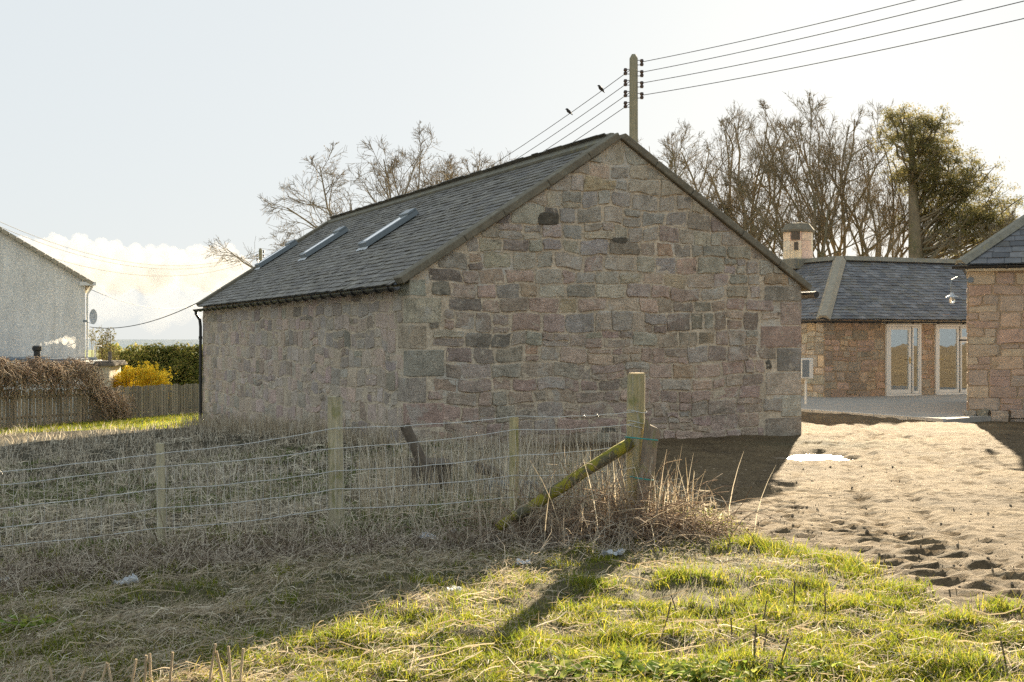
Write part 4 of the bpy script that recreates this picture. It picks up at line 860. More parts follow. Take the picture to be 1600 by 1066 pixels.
for i, (px, py) in enumerate(env):
    for dy in (rng.uniform(-2.6, -.4), rng.uniform(.4, 2.6)):
        e_ = loc(px + rng.uniform(-12, 12), py + rng.uniform(-8, 8), dy); hz = np.clip(e_[2] - rng.uniform(.8, 2.2), 3.8, 13) if e_[0] < 1.6 else np.clip(3.8 + .62 * (e_[2] - 5) * rng.uniform(.6, 1.3), 3.8, 12)
        k = np.interp(hz, [t_[2] for t_ in tk], range(7)); s0 = tk[int(k)] + (tk[min(int(k) + 1, 6)] - tk[int(k)]) * (k - int(k)); m_ = s0 + (e_ - s0) * np.array([.62, .5, .38]) + rng.uniform(-.4, .4, 3)
        t = np.linspace(0, 1, 9)[:, None]; c_ = (1 - t) ** 2 * s0 + 2 * t * (1 - t) * m_ + t * t * e_ + np.concatenate([np.zeros((1, 3)), np.cumsum(rng.normal(0, .085, (8, 3)), 0)]); lines.append((c_, np.linspace(rng.uniform(.06, .13), .02, 9), 5))
        for _ in range(11):
            f = rng.uniform(.55, 1); q = c_[int(f * 8)]; e2 = q + rng.normal(0, 1, 3) * np.array([.62, .62, .4]) + np.array([.1, 0, .22]); lines.append((np.stack([q, (q + e2) / 2 + rng.normal(0, .06, 3), e2]), np.array([.03, .02, .012]), 3)); pads.append(e2)
nptubes('trunk', lines, 'bark', pine)
C = []
for q in pads: C.append(q + rng.normal(0, 1, (74, 3)) * np.array([.27, .27, .16]) * rng.uniform(.6, 1.2))
V, Fq, cc = leafquads(np.concatenate(C), .065, rng, [(.18, .17, .065), (.23, .205, .08), (.14, .14, .055), (.28, .23, .10)], .25, 1.5, .3); npmesh('crown', V, Fq, cc, 'leaf', pine)
# ivy clad bush behind the cottage ridge, evergreen hedge, yellow bush, bare climber, garden shrub
def bush(nm, lab, cat, org, samp, n, size, pal, m, rng, stems=0, stemr=.02, sh=1.5, elong=1.4):
    e = empty(nm, org, label=lab, cat=cat); C = samp(n, rng); V, Fq, cc = leafquads(C, size, rng, pal, .3, elong); npmesh('foliage', V, Fq, cc, m, e)
    if stems:
        ls = []
        for _ in range(stems):
            t_ = C[rng.integers(0, n)]; b0 = np.array([t_[0] * .7 + rng.normal(0, .1), t_[1] * .7, -.1]); mid = (b0 + t_) / 2 + rng.normal(0, .1, 3); ls.append((np.stack([b0, mid, t_ * np.array([1, 1, 1.03])]), np.array([stemr, stemr * .7, stemr * .35]), 4))
        nptubes('stem', ls, 'bark_dark', e)
    return e
def lumps(cs, flat=1.0):
    cs = np.array(cs)
    def f(n, rng):
        w = cs[:, 3] ** 2; i = rng.choice(len(cs), n, p=w / w.sum()); d = rng.normal(0, 1, (n, 3)); d /= np.linalg.norm(d, axis=1)[:, None]
        return cs[i, :3] + d * (cs[i, 3:4] * rng.uniform(.55, 1.06, (n, 1))) * np.array([1, 1, flat])
    return f
rng = np.random.default_rng(9)
q = P(1498, HOR, 62); bush('ivy_bush', 'dark evergreen bush showing over the cottage ridge', 'bush', (q.x, q.y, 0), lumps([(rng.uniform(-.75, .75), rng.uniform(-.5, .5), z_, rng.uniform(.25, .5)) for z_ in np.linspace(.5, 5.0, 26)]), 9000, .05, [(.05, .07, .025), (.08, .09, .03), (.035, .05, .02)], 'leaf', rng, 20)
q = P(246, HOR, 57); z0 = Hs(q.x, q.y); tp_ = top(541, 57) - z0
bush('evergreen_hedge', 'tall dark green hedge between the roughcast house and the barn', 'hedge', (q.x, q.y, z0), lumps([(-2.3 + 4.6 * i / 120, rng.uniform(-.8, .8), rng.uniform(.3, tp_ - .3 - .2 * (i % 3)), rng.uniform(.3, .55)) for i in range(120)] + [(-2.3 + 4.6 * i / 14, 0, tp_ - .45 + .2 * math.sin(i * 2.1), .42) for i in range(15)] + [(x_ + .1 * t_, rng.uniform(-.6, .6), tp_ - .25 + .35 * t_ * rng.uniform(.3, 1), .07) for x_ in rng.uniform(-2.4, 2.4, 40) for t_ in (.6, 1.)]), 36000, .06, [(.16, .18, .045), (.23, .23, .065), (.10, .125, .035), (.32, .28, .10)], 'leaf', rng, 60, .025)
q = P(222, HOR, 49.5); z0 = Hs(q.x, q.y); tp_ = top(572, 49.5) - z0
bush('yellow_bush', 'bright yellow flowering bush over the pale fence', 'bush', (q.x, q.y, z0), lumps([(x_, rng.uniform(-.4, .4), rng.uniform(.9, tp_ - .1 - .35 * x_ * x_), rng.uniform(.14, .3)) for x_ in rng.uniform(-1.05, 1.05, 70)] + [(x_ + t_ * dx_, rng.uniform(-.3, .3), tp_ - .35 - .35 * x_ * x_ + t_ * .5, .05) for x_, dx_ in zip(rng.uniform(-1, 1, 26), rng.uniform(-.4, .4, 26)) for t_ in (.5, .75, 1.0)]), 12000, .036, [(.8, .60, .04), (.85, .68, .08), (.65, .45, .03)], 'petal', rng, 50, .012, elong=1.0)
q = P(157, HOR, 52); z0 = Hs(q.x, q.y); bush('garden_shrub', 'thin half bare shrub below the satellite dish', 'shrub', (q.x, q.y, z0), lumps([(rng.uniform(-.5, .5), rng.uniform(-.4, .4), z_, rng.uniform(.2, .4)) for z_ in np.linspace(1.2, top(520, 52) - z0, 18)]), 2600, .035, [(.16, .15, .05), (.2, .17, .08), (.12, .12, .04)], 'leaf', rng, 90, .014)
q = P(300, HOR, 70); z0 = Hs(q.x, q.y); bush('bare_shrub', 'leafless pale shrub showing behind the hedge by the barn', 'shrub', (q.x, q.y, z0), lumps([(rng.uniform(-1.6, 1.3), rng.uniform(-.5, .5), rng.uniform(1.5, top(540, 70) - z0), .4) for i in range(30)]), 900, .03, [(.25, .2, .13)], 'leaf', rng, 320, .016)
cl_ = empty('bare_climber', FZ, label='tangled mass of bare brown climber stems heaped over the pale fence', cat='climber'); ls = []; cols = []
for i in range(2400):
    px = rng.uniform(-40, 192); r_ = (px - 800) / F; s0 = (r_ * fa.y - fa.x) / (dr.x - r_ * dr.y); q0 = fa + dr * s0; zt = top(564 + max(0, px - 120) * .95 + 5 * math.sin(px * .09), q0.y) - FZ.z; off = rng.normal(.12, .26)
    p = np.array([q0.x - FZ.x + nrmf.x * off, q0.y - FZ.y + nrmf.y * off, zt - abs(rng.normal(0, .42))]); v = rng.normal(0, 1, 3) * np.array([.6, .9, .7]); pts = [p]
    for s_ in range(6): v = v + rng.normal(0, .5, 3) + np.array([0, 0, -.3]); v /= np.linalg.norm(v) + .1; p = p + v * rng.uniform(.07, .16); p[2] = min(p[2], zt + .06); pts.append(p.copy())
    ls.append((np.array(pts), np.linspace(.014, .006, 7), 3)); cols.append(np.array([(.34, .25, .18), (.42, .32, .23), (.25, .18, .13), (.48, .39, .29)][rng.integers(0, 4)]))
nptubes('stems', ls, 'twig_brown', cl_, cols)
# ================================================================== WIRE FENCE
rnd = random.Random(31)
def HG(x, y):            # height of the nearest vertex of the ground sheet
    return float(GZ[min(int(np.searchsorted(gy, y)), ny - 1), min(int(np.searchsorted(gx, x)), nx - 1)])
FP = [(-260, 9.6), (250, 10.3), (525, 10.6), (805, 10.9), (995, 10.8)]
WZ = [(.52, .70, .885, .965, 1.01), (.42, .60, .72, .85, .91), (.24, .415, .53, .63, .74), (.09, .26, .38, .46, .54), (-.04, .10, .22, .28, .34)]
fpos = [Vector(((px - 800) / F * d, d, 0)) for px, d in FP]; FO = fpos[4].copy(); FO.z = Hs(FO.x, FO.y)
wf = empty('wire_fence', FO, label='barbed wire and netting field fence with mossy timber posts in front of the barn', cat='fence')
def fpost(i, ytop, r, nm, col, half=False):
    p = fpos[i]; z1 = 1.65 + (HOR - ytop) / F * p.y; z0 = Hs(p.x, p.y) - .25; b = MB(); n = 14; K = 9; vs = []; fs = []
    for k in range(K):
        t = k / (K - 1); z = z0 + (z1 - z0) * t
        for j in range(n):
            a = 2 * math.pi * j / n; rr = r * (1 + .05 * math.sin(3 * a + 1 + i) + rnd.uniform(-.02, .02)) * (1.06 - .08 * t) * (.97 if k == K - 1 else 1)
            y_ = math.sin(a) * rr; y_ = max(y_, -r * .35) if half else y_
            vs.append((p.x - FO.x + math.cos(a) * rr + .01 * math.sin(2.2 * t + i), p.y - FO.y + y_, z - FO.z + (rnd.uniform(-.006, .006) if k == K - 1 else 0)))
    fs = [(k * n + j, k * n + (j + 1) % n, (k + 1) * n + (j + 1) % n, (k + 1) * n + j) for k in range(K - 1) for j in range(n)] + [tuple((K - 1) * n + j for j in range(n))]
    b.add(vs, fs, col); o_ = b.build(nm, 'post_wood', wf)
    return o_
fpost(1, 693, .034, 'post', (.50, .45, .31)); fpost(2, 620, .064, 'post', (.46, .41, .28), True); fpost(3, 652, .04, 'post', (.47, .41, .24)); strn = fpost(4, 585, .078, 'strainer_post', (.40, .345, .20))
tp_ = fpos[4]; zt = 1.65 + (HOR - 585) / F * tp_.y; b = MB(); b.tube([(0, 0, 0), (0, 0, .012)], [.073, .068], 14); o_ = b.build('cut_top', 'pale_wood', strn); o_.location = (tp_.x - FO.x, tp_.y - FO.y, zt - FO.z); o_.data.attributes['tint'].data.foreach_set('color', np.tile([.5, .38, .2, 1], len(o_.data.vertices)).astype(np.float32))
# mossy brace
a = P(986, 690, 10.75); c = P(778, 826, 10.35); b = MB(); pts = [a.lerp(c, t) + Vector((0, 0, rnd.uniform(-.01, .01))) for t in np.linspace(0, 1, 9)]; b.tube([p - FO for p in pts], [.05, .052, .05, .047, .05, .048, .046, .046, .044], 10); b.build('brace', 'moss_wood', wf, True)
# wires with barbs, and netting stays
grid = []
for w, zs in enumerate(WZ):
    pts = []
    for i in range(4):
        for t in np.linspace(0, 1, 12)[:-1] if i < 3 else np.linspace(0, 1, 12):
            p = fpos[i].lerp(fpos[i + 1], t); pts.append(Vector((p.x, p.y - .075, zs[i] + (zs[i + 1] - zs[i]) * t - .02 * 4 * t * (1 - t) + rnd.uniform(-.004, .004))))
    grid.append(pts); b = MB(); b.tube([p - FO for p in pts], .0034, 5)
    if w == 0:
        s = 0
        for p0, p1 in zip(pts[:-1], pts[1:]):
            L_ = (p1 - p0).length
            while s < L_:
                q = p0.lerp(p1, s / L_) - FO
                for _ in range(2): v_ = Vector((rnd.uniform(-.4, .4), rnd.uniform(-1, 1), rnd.uniform(-1, 1))).normalized() * .016; b.tube([q - v_, q + v_], .0016, 3)
                s += .11
            s -= L_
    b.build('wire', 'wire', wf)
for i in range(0, len(grid[1]) - 1):
    for t in (0, .5):
        q0 = grid[1][i].lerp(grid[1][i + 1], t); q1 = grid[4][i].lerp(grid[4][i + 1], t); qm = grid[2][i].lerp(grid[2][i + 1], t)
        b = MB(); b.tube([q0 - FO, qm - FO + Vector((rnd.uniform(-.015, .015), 0, 0)), q1 - FO + Vector((rnd.uniform(-.02, .02), 0, 0))], .0019, 3); b.build('stay', 'wire', wf)
for zz in (WZ[0][4], WZ[1][4] + .01, WZ[1][4] - .03):
    b = MB(); b.tube([(tp_.x - FO.x + math.cos(a_) * .084, tp_.y - FO.y + math.sin(a_) * .084, zz - FO.z + .012 * math.sin(2 * a_)) for a_ in np.linspace(0, 2 * math.pi, 17)], .003, 4); b.build('wire_wrap', 'wire', strn)
# the old post lashed to it
op = P(996, HOR, 10.62); op.z = Hs(op.x, op.y); old = empty('old_gate_post', op, label='leaning rotten grey post lashed to the strainer post with green twine', cat='post')
a = Vector((0, 0, -.2)); c = P(1019, 664, 10.7) - op; b = MB(); n = 10; vs = []; K = 8
for k in range(K):
    t = k / (K - 1); q = a.lerp(c, t)
    for j in range(n):
        an = 2 * math.pi * j / n; rr = .066 * (1 + rnd.uniform(-.08, .08)) * (1.05 - .1 * t); vs.append(q + Vector((math.cos(an) * rr, math.sin(an) * rr * .8, (rnd.uniform(-.06, .03) - .05 * math.cos(an)) if k == K - 1 else 0)))
b.add(vs, [(k * n + j, k * n + (j + 1) % n, (k + 1) * n + (j + 1) % n, (k + 1) * n + j) for k in range(K - 1) for j in range(n)] + [tuple((K - 1) * n + j for j in range(n))], (.25, .20, .15)); b.build('timber', 'post_wood', old)
for yy_, wx_ in ((686, .135), (748, .095)):
    q = P(1003 if wx_ > .1 else 1003, yy_, 10.66) - op; b = MB(); b.tube([q + Vector((math.cos(a_) * wx_, math.sin(a_) * .15 + .03, .012 * math.cos(a_ + 1) - .02 * math.cos(a_))) for a_ in np.linspace(0, 2 * math.pi, 25)], .006, 5); b.build('twine', 'twine', old)
# old timbers lying in the weeds by the gable
def timber(nm, lab, a, c, r, m='dark_wood'):
    b = MB(); a = Vector(a); c = Vector(c); b.tube([Vector((0, 0, 0)), (c - a) * .5 + Vector((0, 0, .01)), c - a], [r, r * 1.05, r * .97], 9); o_ = b.build(nm, m, None); o_.location = a; return tag(o_, lab, 'timber')
timber('leaning_stake', 'dark wooden stake leaning out of the weeds by the barn corner', P(690, 790, 13.2), P(632, 664, 13.3), .058)
timber('cut_log', 'short dark log lying among dry stems before the gable', P(746, 731, 13.6), P(790, 748, 13.9), .062)
q = P(672, 765, 13.7); b = MB(); b.box((0, 0, .17), (.19, .16, .17), None, .02, (.1, .1, .1), .015); b.box((0, 0, .345), (.21, .18, .015), None, .005); o_ = b.build('old_crate', 'dark_wood'); o_.location = (q.x, q.y, Hs(q.x, q.y) - .03); o_.rotation_euler = (.05, .04, .3); tag(o_, 'black box half buried in dry weeds beside the leaning stake', 'box')
q = P(800, 768, 13.0); b = MB(); b.box((0, 0, .06), (.27, .12, .08), None, .02, (.3, .29, .26), .02); o_ = b.build('concrete_block', 'stone'); o_.location = (q.x, q.y, Hs(q.x, q.y)); o_.rotation_euler = (0, 0, .2); tag(o_, 'pale stone block on the ground among weeds before the gable', 'block')
# ================================================================== GRASS, STRAW, WEEDS
rng = np.random.default_rng(77)
def gpx(px, py):
    d = EYE * F / (py - HOR); x = (px - 800) / F * d
    for _ in range(3): d = (EYE - Hs(x, d)) * F / (py - HOR); x = (px - 800) / F * d
    return x, d
def scatter(n, y0, y1, pw=1.0):
    y = 1 / (1 / y0 + (1 / y1 - 1 / y0) * rng.random(n) ** pw); x = (rng.random(n) * 2 - 1) * (.43 * y + .3); return x, y
def blades(x, y, h, w, lean, pal, nm, lab, cat, m='blade', K=4, jit=.25, curl=.8, group=None):
    n = len(x); z = H(x, y) - .01; th = rng.uniform(0, 2 * np.pi, n); d = np.stack([np.cos(th), np.sin(th), np.zeros(n)], 1); t = np.linspace(0, 1, K)[None, :, None]
    ln_ = (lean * rng.uniform(.2, 1.4, n))[:, None, None]; hh = h[:, None, None]
    C = np.stack([x, y, z], 1)[:, None] + d[:, None] * hh * ln_ * t ** (1 + curl) + np.array([0, 0, 1.])[None, None] * hh * (t - .35 * ln_ * t ** 2)
    ph = rng.uniform(0, np.pi, n); side = np.stack([np.cos(ph), np.sin(ph), np.zeros(n)], 1); wd = w[:, None] * (1 - .88 * np.linspace(0, 1, K)[None] ** 1.5)
    c = np.array(pal)[rng.integers(0, len(pal), n)] * rng.uniform(1 - jit, 1 + jit, (n, 1)); return C, wd, side, c
GREEN = [(.20, .24, .02), (.15, .19, .02), (.27, .27, .03), (.33, .29, .05), (.11, .145, .02), (.24, .25, .03)]
STRAW = [(.48, .39, .255), (.40, .32, .215), (.55, .46, .32), (.30, .24, .16), (.44, .365, .265)]
GSTRAW = [(.64, .56, .43), (.54, .475, .36), (.72, .645, .50), (.40, .345, .255), (.60, .50, .365)]
behind = lambda x, y: y - np.interp(x, [p.x for p in fpos], [p.y for p in fpos])      # >0: field side of the fence
# short green grass
x, y = scatter(420000, 5.7, 17); g = fbm(x * 1.15, y * 1.15, 4, 61); g2 = fbm(x * 4.5, y * 4.5, 3, 63); sh = sst(-.6, 1.2, x - (y - 6.5) * .62 + 1.5)       # greener on the open side
pr = np.clip((g - .36) * 4, .16, 1) * np.clip((g2 - .26) * 3.6, .12, 1) * (.5 + .5 * sh); pr *= (1 - dirt_mask(x, y)) ** 2; pr *= np.where((x < 1.25) & (behind(x, y) > .2), .25, 1)
ok = rng.random(len(x)) < pr; x = x[ok]; y = y[ok]; g2 = g2[ok]; n = len(x); h = rng.uniform(.02, .055, n) * (.6 + 1.1 * g2); G1 = blades(x, y, h, rng.uniform(.0018, .0036, n), np.full(n, .9), GREEN, '', '', '', K=3)
# tufts
tufts = [gpx(*q) + (r_, k_) for q, r_, k_ in [((1325, 893), .17, 500), ((1180, 850), .2, 500), ((1120, 828), .16, 350), ((1230, 868), .18, 450), ((580, 985), .16, 420), ((545, 1000), .14, 350), ((470, 1010), .15, 350), ((720, 940), .14, 280), ((925, 915), .13, 260), ((1360, 945), .16, 260), ((1560, 955), .14, 300), ((1400, 925), .15, 300), ((960, 1000), .12, 240), ((1290, 875), .17, 450), ((640, 960), .13, 260), ((1080, 815), .13, 260), ((1480, 1040), .16, 300), ((1120, 1045), .18, 300), ((60, 985), .15, 260), ((380, 1040), .15, 350), ((1050, 900), .12, 240), ((1200, 960), .13, 220), ((820, 1000), .12, 240)]]
tx = []; ty = []
for a_, c_, r_, k_ in tufts: tx.append(rng.normal(a_, r_ * .6, k_)); ty.append(rng.normal(c_, r_ * .55, k_))
for _ in range(420):
    a_, c_ = scatter(1, 5.8, 13)
    if rng.random() < .8 * (1 - float(dirt_mask(a_, c_)[0])): k_ = rng.integers(20, 90); tx.append(rng.normal(a_[0], .05, k_)); ty.append(rng.normal(c_[0], .045, k_))
x = np.concatenate(tx); y = np.concatenate(ty); n = len(x); G2 = blades(x, y, rng.uniform(.04, .125, n), rng.uniform(.0018, .004, n), np.full(n, .75), GREEN[:4] + [(.12, .17, .03)], '', '', '', K=3)
cat4 = lambda *g_: [np.concatenate([q[i] for q in g_]) for i in range(4)]
tag(ribbons('grass', *cat4(G1, G2), 'blade'), 'short yellow green grass growing over the near ground', 'grass', kind='stuff')
# far strip of lawn by the pale fence
n = 15000; y = rng.uniform(33, 50, n); x = -y * rng.uniform(.23, .45, n); ok = (y + .35 * (x + 9) > 33.2); x = x[ok]; y = y[ok]; n = len(x)
tag(ribbons('lawn_grass', *blades(x, y, rng.uniform(.04, .13, n), rng.uniform(.008, .015, n), np.full(n, .7), GREEN[:4], '', '', '', K=3), 'blade'), 'sunlit green lawn strip in front of the pale fence', 'grass', kind='stuff')
# flattened dead grass
def thatch(x, y, L0, L1, w, pal, lift=.05, K=4, wob=.16, jit=.25):
    n = len(x); th = rng.normal(.3, 1.0, n); L_ = rng.uniform(L0, L1, n); z = H(x, y); p = np.stack([x, y], 1); C = np.zeros((n, K, 3)); zz = rng.random(n) ** 2 * lift
    for k in range(K):
        C[:, k, :2] = p; C[:, k, 2] = zz + .006; th = th + rng.normal(0, wob, n); p = p + np.stack([np.cos(th), np.sin(th)], 1) * (L_ / (K - 1))[:, None]; zz = np.clip(zz + rng.normal(0, .014, n), 0, lift * 1.6)
    C[..., 2] += H(C[..., 0].ravel(), C[..., 1].ravel()).reshape(n, K)
    v = rng.normal(0, 1, (n, 3)); v[:, 2] = np.abs(v[:, 2]) * .8; d = C[:, -1] - C[:, 0]; s_ = np.cross(d, v); s_ /= np.linalg.norm(s_, axis=1)[:, None] + 1e-9
    c = np.array(pal)[rng.integers(0, len(pal), n)] * rng.uniform(1 - jit, 1 + jit, (n, 1)); return C, np.repeat((w * rng.uniform(.5, 1.4, n))[:, None], K, 1), s_, c
x, y = scatter(60000, 5.6, 15); sh = sst(-.6, 1.2, x - (y - 6.5) * .62 + 1.5); pr = (1 - .72 * sh) * (1 - dirt_mask(x, y)) ** 2 * np.clip(fbm(x * 1.7, y * 1.7, 3, 71) * 2.2 - .35, .1, 1); ok = rng.random(len(x)) < pr
T1 = thatch(x[ok], y[ok], .03, .17, .0017, STRAW + GSTRAW + [(.20, .15, .10)])
x, y = scatter(330, 5.8, 12.5); ok = dirt_mask(x, y) < .3; T2 = thatch(x[ok], y[ok], .12, .5, .003, STRAW, .06, 4, .08)
tag(ribbons('dead_grass', *cat4(T1, T2), 'straw'), 'flattened dead grass and straw lying through the turf', 'dead grass', kind='stuff')
x, y = scatter(26000, 5.7, 11); sh = sst(-.6, 1.2, x - (y - 6.5) * .62 + 1.5); ok = (rng.random(len(x)) < .75 - .55 * sh) & (dirt_mask(x, y) < .2) & (behind(x, y) < .1); x = x[ok]; y = y[ok]; n = len(x)
tag(ribbons('withered_stems', *blades(x, y, rng.uniform(.03, .13, n), rng.uniform(.0012, .0024, n), np.full(n, .8), STRAW + GSTRAW, '', '', ''), 'straw'), 'short withered stems standing through the near grass', 'dead grass', kind='stuff')
# standing stubble of the field
lw = lambda x, y: (x - BARN.x) * BU.x + (y - BARN.y) * BU.y                     # metres from the barn's long wall
def infield(x, y):
    gab = (x - BARN.x) * BV.x + (y - BARN.y) * BV.y
    return (behind(x, y) > -.15) & ~((x > 2) & (y > 15)) & np.where(gab > 0, lw(x, y) < -.05, True) & (dirt_mask(x, y) < .35) & (y + .35 * (x + 9) < 34.5)
x, y = scatter(105000, 10, 36, .8); cl = fbm(x * 2.6, y * 2.6, 3, 83); ok = infield(x, y) & (rng.random(len(x)) < np.clip(fbm(x * .9, y * .9, 4, 81) * 3.4 - 1.2, .05, 1) * np.clip((cl - .32) * 4, .04, 1)); x = x[ok]; y = y[ok]; cl = cl[ok]; n = len(x)
S1 = blades(x, y, rng.uniform(.05, .17, n) * (.5 + 1.2 * cl) * (1 + .35 * sst(14, 24, y)), rng.uniform(.0016, .0032, n) * (.55 + .09 * y), np.full(n, .6), GSTRAW + [(.16, .13, .09), (.22, .18, .13), (.7, .64, .52)], '', '', '', K=4, curl=.5, jit=.35)
x, y = scatter(3600, 10.2, 24); ok = infield(x, y); x = x[ok]; y = y[ok]; n = len(x)
S2 = blades(x, y, rng.uniform(.12, .45, n), rng.uniform(.0028, .005, n), np.full(n, .45), [(.66, .58, .45), (.55, .47, .35), (.75, .68, .55), (.32, .25, .17)], '', '', '', K=4, curl=.9)
x, y = scatter(17000, 10.3, 24); ok = infield(x, y); S3 = thatch(x[ok], y[ok], .06, .24, .0026, GSTRAW + [(.7, .62, .48), (.2, .16, .11)], .2, K=4, jit=.4)
tag(ribbons('stubble', *cat4(S1, S2, S3), 'straw'), 'pale dead stubble standing in the field beside the barn', 'stubble', kind='stuff')
x, y = scatter(56000, 10, 20); gg = fbm(x * .8, y * .8, 3, 91); ok = infield(x, y) & (gg > .47); x = x[ok]; y = y[ok]; n = len(x)
tag(ribbons('field_weeds', *blades(x, y, rng.uniform(.03, .13, n), rng.uniform(.004, .009, n), np.full(n, .9), [(.15, .19, .05), (.21, .24, .07), (.12, .15, .05)], '', '', ''), 'leaf'), 'dark green weeds growing low through the stubble', 'weeds', kind='stuff')
# tall dry stems along the gable and the long wall and round the brace
def tall(n, xs, ys, h0, h1, w0=.003, w1=.0055): return blades(xs, ys, rng.uniform(h0, h1, n), rng.uniform(w0, w1, n), np.full(n, .28), GSTRAW + STRAW, '', '', '', K=5, curl=.6)
n = 1600; px = rng.uniform(560, 1000, n); yy = rng.uniform(11.2, 16.8, n); xx = (px - 800) / F * yy; ok = infield(xx, yy); t1 = tall(ok.sum(), xx[ok], yy[ok], .2, .62)
n = 1500; v = rng.uniform(0, 16, n); o_ = -np.abs(rng.normal(0, .45, n)) - .08; xx = BARN.x + BU.x * o_ + BV.x * v; yy = BARN.y + BU.y * o_ + BV.y * v; t2 = tall(n, xx, yy, .15, .5, .005, .009)
n = 420; xx = rng.normal(.55, .5, n); yy = rng.normal(10.85, .4, n); t3 = tall(n, xx, yy, .2, .8)
n = 500; u_ = rng.uniform(.2, 3.4, n); o_ = -np.abs(rng.normal(0, .35, n)) - .05; xx = BARN.x + BU.x * u_ + BV.x * o_; yy = BARN.y + BU.y * u_ + BV.y * o_; t4 = tall(n, xx, yy, .1, .4, .003, .005)
tag(ribbons('dry_stems', *cat4(t1, t2, t3, t4), 'straw'), 'tall dry weed stems against the barn walls and fence', 'weeds', kind='stuff')
# brambles: arching tangle round the strainer post, and the low twiggy band along the fence
def tangle(n, cx, cy, sx, sy, L_, h, r, cols):
    ls = []; cs = []
    for i in range(n):
        x0 = rng.normal(cx, sx); y0 = rng.normal(cy, sy); p = np.array([x0, y0, HG(x0, y0) - .02]); v = np.array([rng.normal(0, .6), rng.normal(0, .5), rng.uniform(.5, 1.2)]); k = 6; pts = [p]; l = L_ * rng.uniform(.4, 1.2)
        for s_ in range(k): v = v / (np.linalg.norm(v) + 1e-9) + rng.normal(0, .22, 3) + np.array([0, 0, -.26]); p = p + v / np.linalg.norm(v) * l / k; p[2] = max(p[2], h[0]); pts.append(p.copy())
        ls.append((np.array(pts), np.linspace(r, r * .5, k + 1) * rng.uniform(.6, 1.4), 3)); cs.append(np.array(cols[rng.integers(0, len(cols))]))
    return ls, cs
BC = [(.28, .20, .14), (.36, .27, .185), (.22, .155, .11), (.46, .37, .26), (.40, .30, .2)]
L1_, C1_ = tangle(1300, .75, 10.45, .42, .22, .75, (-.05, 1), .0042, BC); L2_, C2_ = tangle(300, 1.35, 10.7, .22, .22, .55, (-.05, 1), .0048, BC)
e = empty('bramble_clump', (.95, 10.5, 0), label='brown leafless bramble tangle at the foot of the strainer post', cat='bramble'); o_ = nptubes('stems', L1_ + L2_, 'twig_brown', e, C1_ + C2_); o_.location = (-.95, -10.5, 0)
ls = []; cs = []
for i in range(4300):
    px = rng.uniform(-60, 1000); d = np.interp(px, [-60, 250, 525, 805, 1000], [8.9, 9.5, 9.95, 10.0, 10.1]) + rng.normal(0, .33); x0 = (px - 800) / F * d; p = np.array([x0, d, HG(x0, d)]); v = np.array([rng.normal(0, 1), rng.normal(0, .7), rng.uniform(.2, 1.3)]); pts = [p]; l = rng.uniform(.08, .4)
    for s_ in range(3): v = v / np.linalg.norm(v) + rng.normal(0, .45, 3) + np.array([0, 0, -.18]); p = p + v / np.linalg.norm(v) * l / 3; pts.append(p.copy())
    ls.append((np.array(pts), np.linspace(.0032, .0016, 4), 3)); cs.append(np.array([(.46, .38, .29), (.58, .49, .38), (.24, .18, .13), (.66, .57, .45), (.15, .11, .08)][rng.integers(0, 5)]))
tag(nptubes('undergrowth', ls, 'twig_brown', None, cs), 'low grey brown twiggy growth matted along the fence line', 'undergrowth', kind='stuff')
# cut stalks standing at the bottom edge
def stalk(px, ytop, ybase, D, r, m, lab, grp, col):
    a = P(px, ybase, D); a.z = Hs(a.x, a.y) - .03; c = P(px + random.uniform(-16, 16), ytop + random.uniform(-6, 8), D); c.y += random.uniform(-.03, .03); b = MB(); b.tube([Vector((0, 0, 0)), (c - a) * .5 + Vector((random.uniform(-.006, .006), 0, 0)), c - a], [r * 1.1, r, r * .95], 6, True, col); o_ = b.build('cut_stalk', m); o_.location = a; return tag(o_, lab, 'stalk', grp)
ORD = ['first', 'second', 'third', 'fourth', 'fifth', 'sixth', 'seventh', 'eighth', 'ninth', 'tenth', 'eleventh', 'twelfth']
for i, (px, yt) in enumerate(((82, 1037), (117, 1043), (152, 1031), (181, 1030), (200, 1035), (221, 1022), (239, 1018), (265, 1018), (322, 1007), (352, 1014), (362, 1012), (375, 1014))):
    stalk(px, yt, 1090, 5.95, .0065, 'pale_wood', f'{ORD[i]} pale cut stalk in the row along the shaded near edge, counted from the left', 'pale cut stalks', (.46, .36, .24))
for i, (px, yt, yb) in enumerate(sorted(((1145, 962, 1000), (1155, 1020, 1050), (1180, 974, 1032), (1192, 976, 1012), (1216, 998, 1040), (1240, 911, 942), (1291, 930, 968), (1573, 996, 1032), (1035, 940, 985), (1058, 925, 958), (1190, 942, 975), (1130, 965, 990)))):
    x_, d_ = gpx(px, yb); stalk(px, yt, yb, d_, .0042, 'dark_wood', f'{ORD[i]} thin dark dead stem in the sunlit grass, counted from the left', 'dark dead stems', (.1, .08, .06))
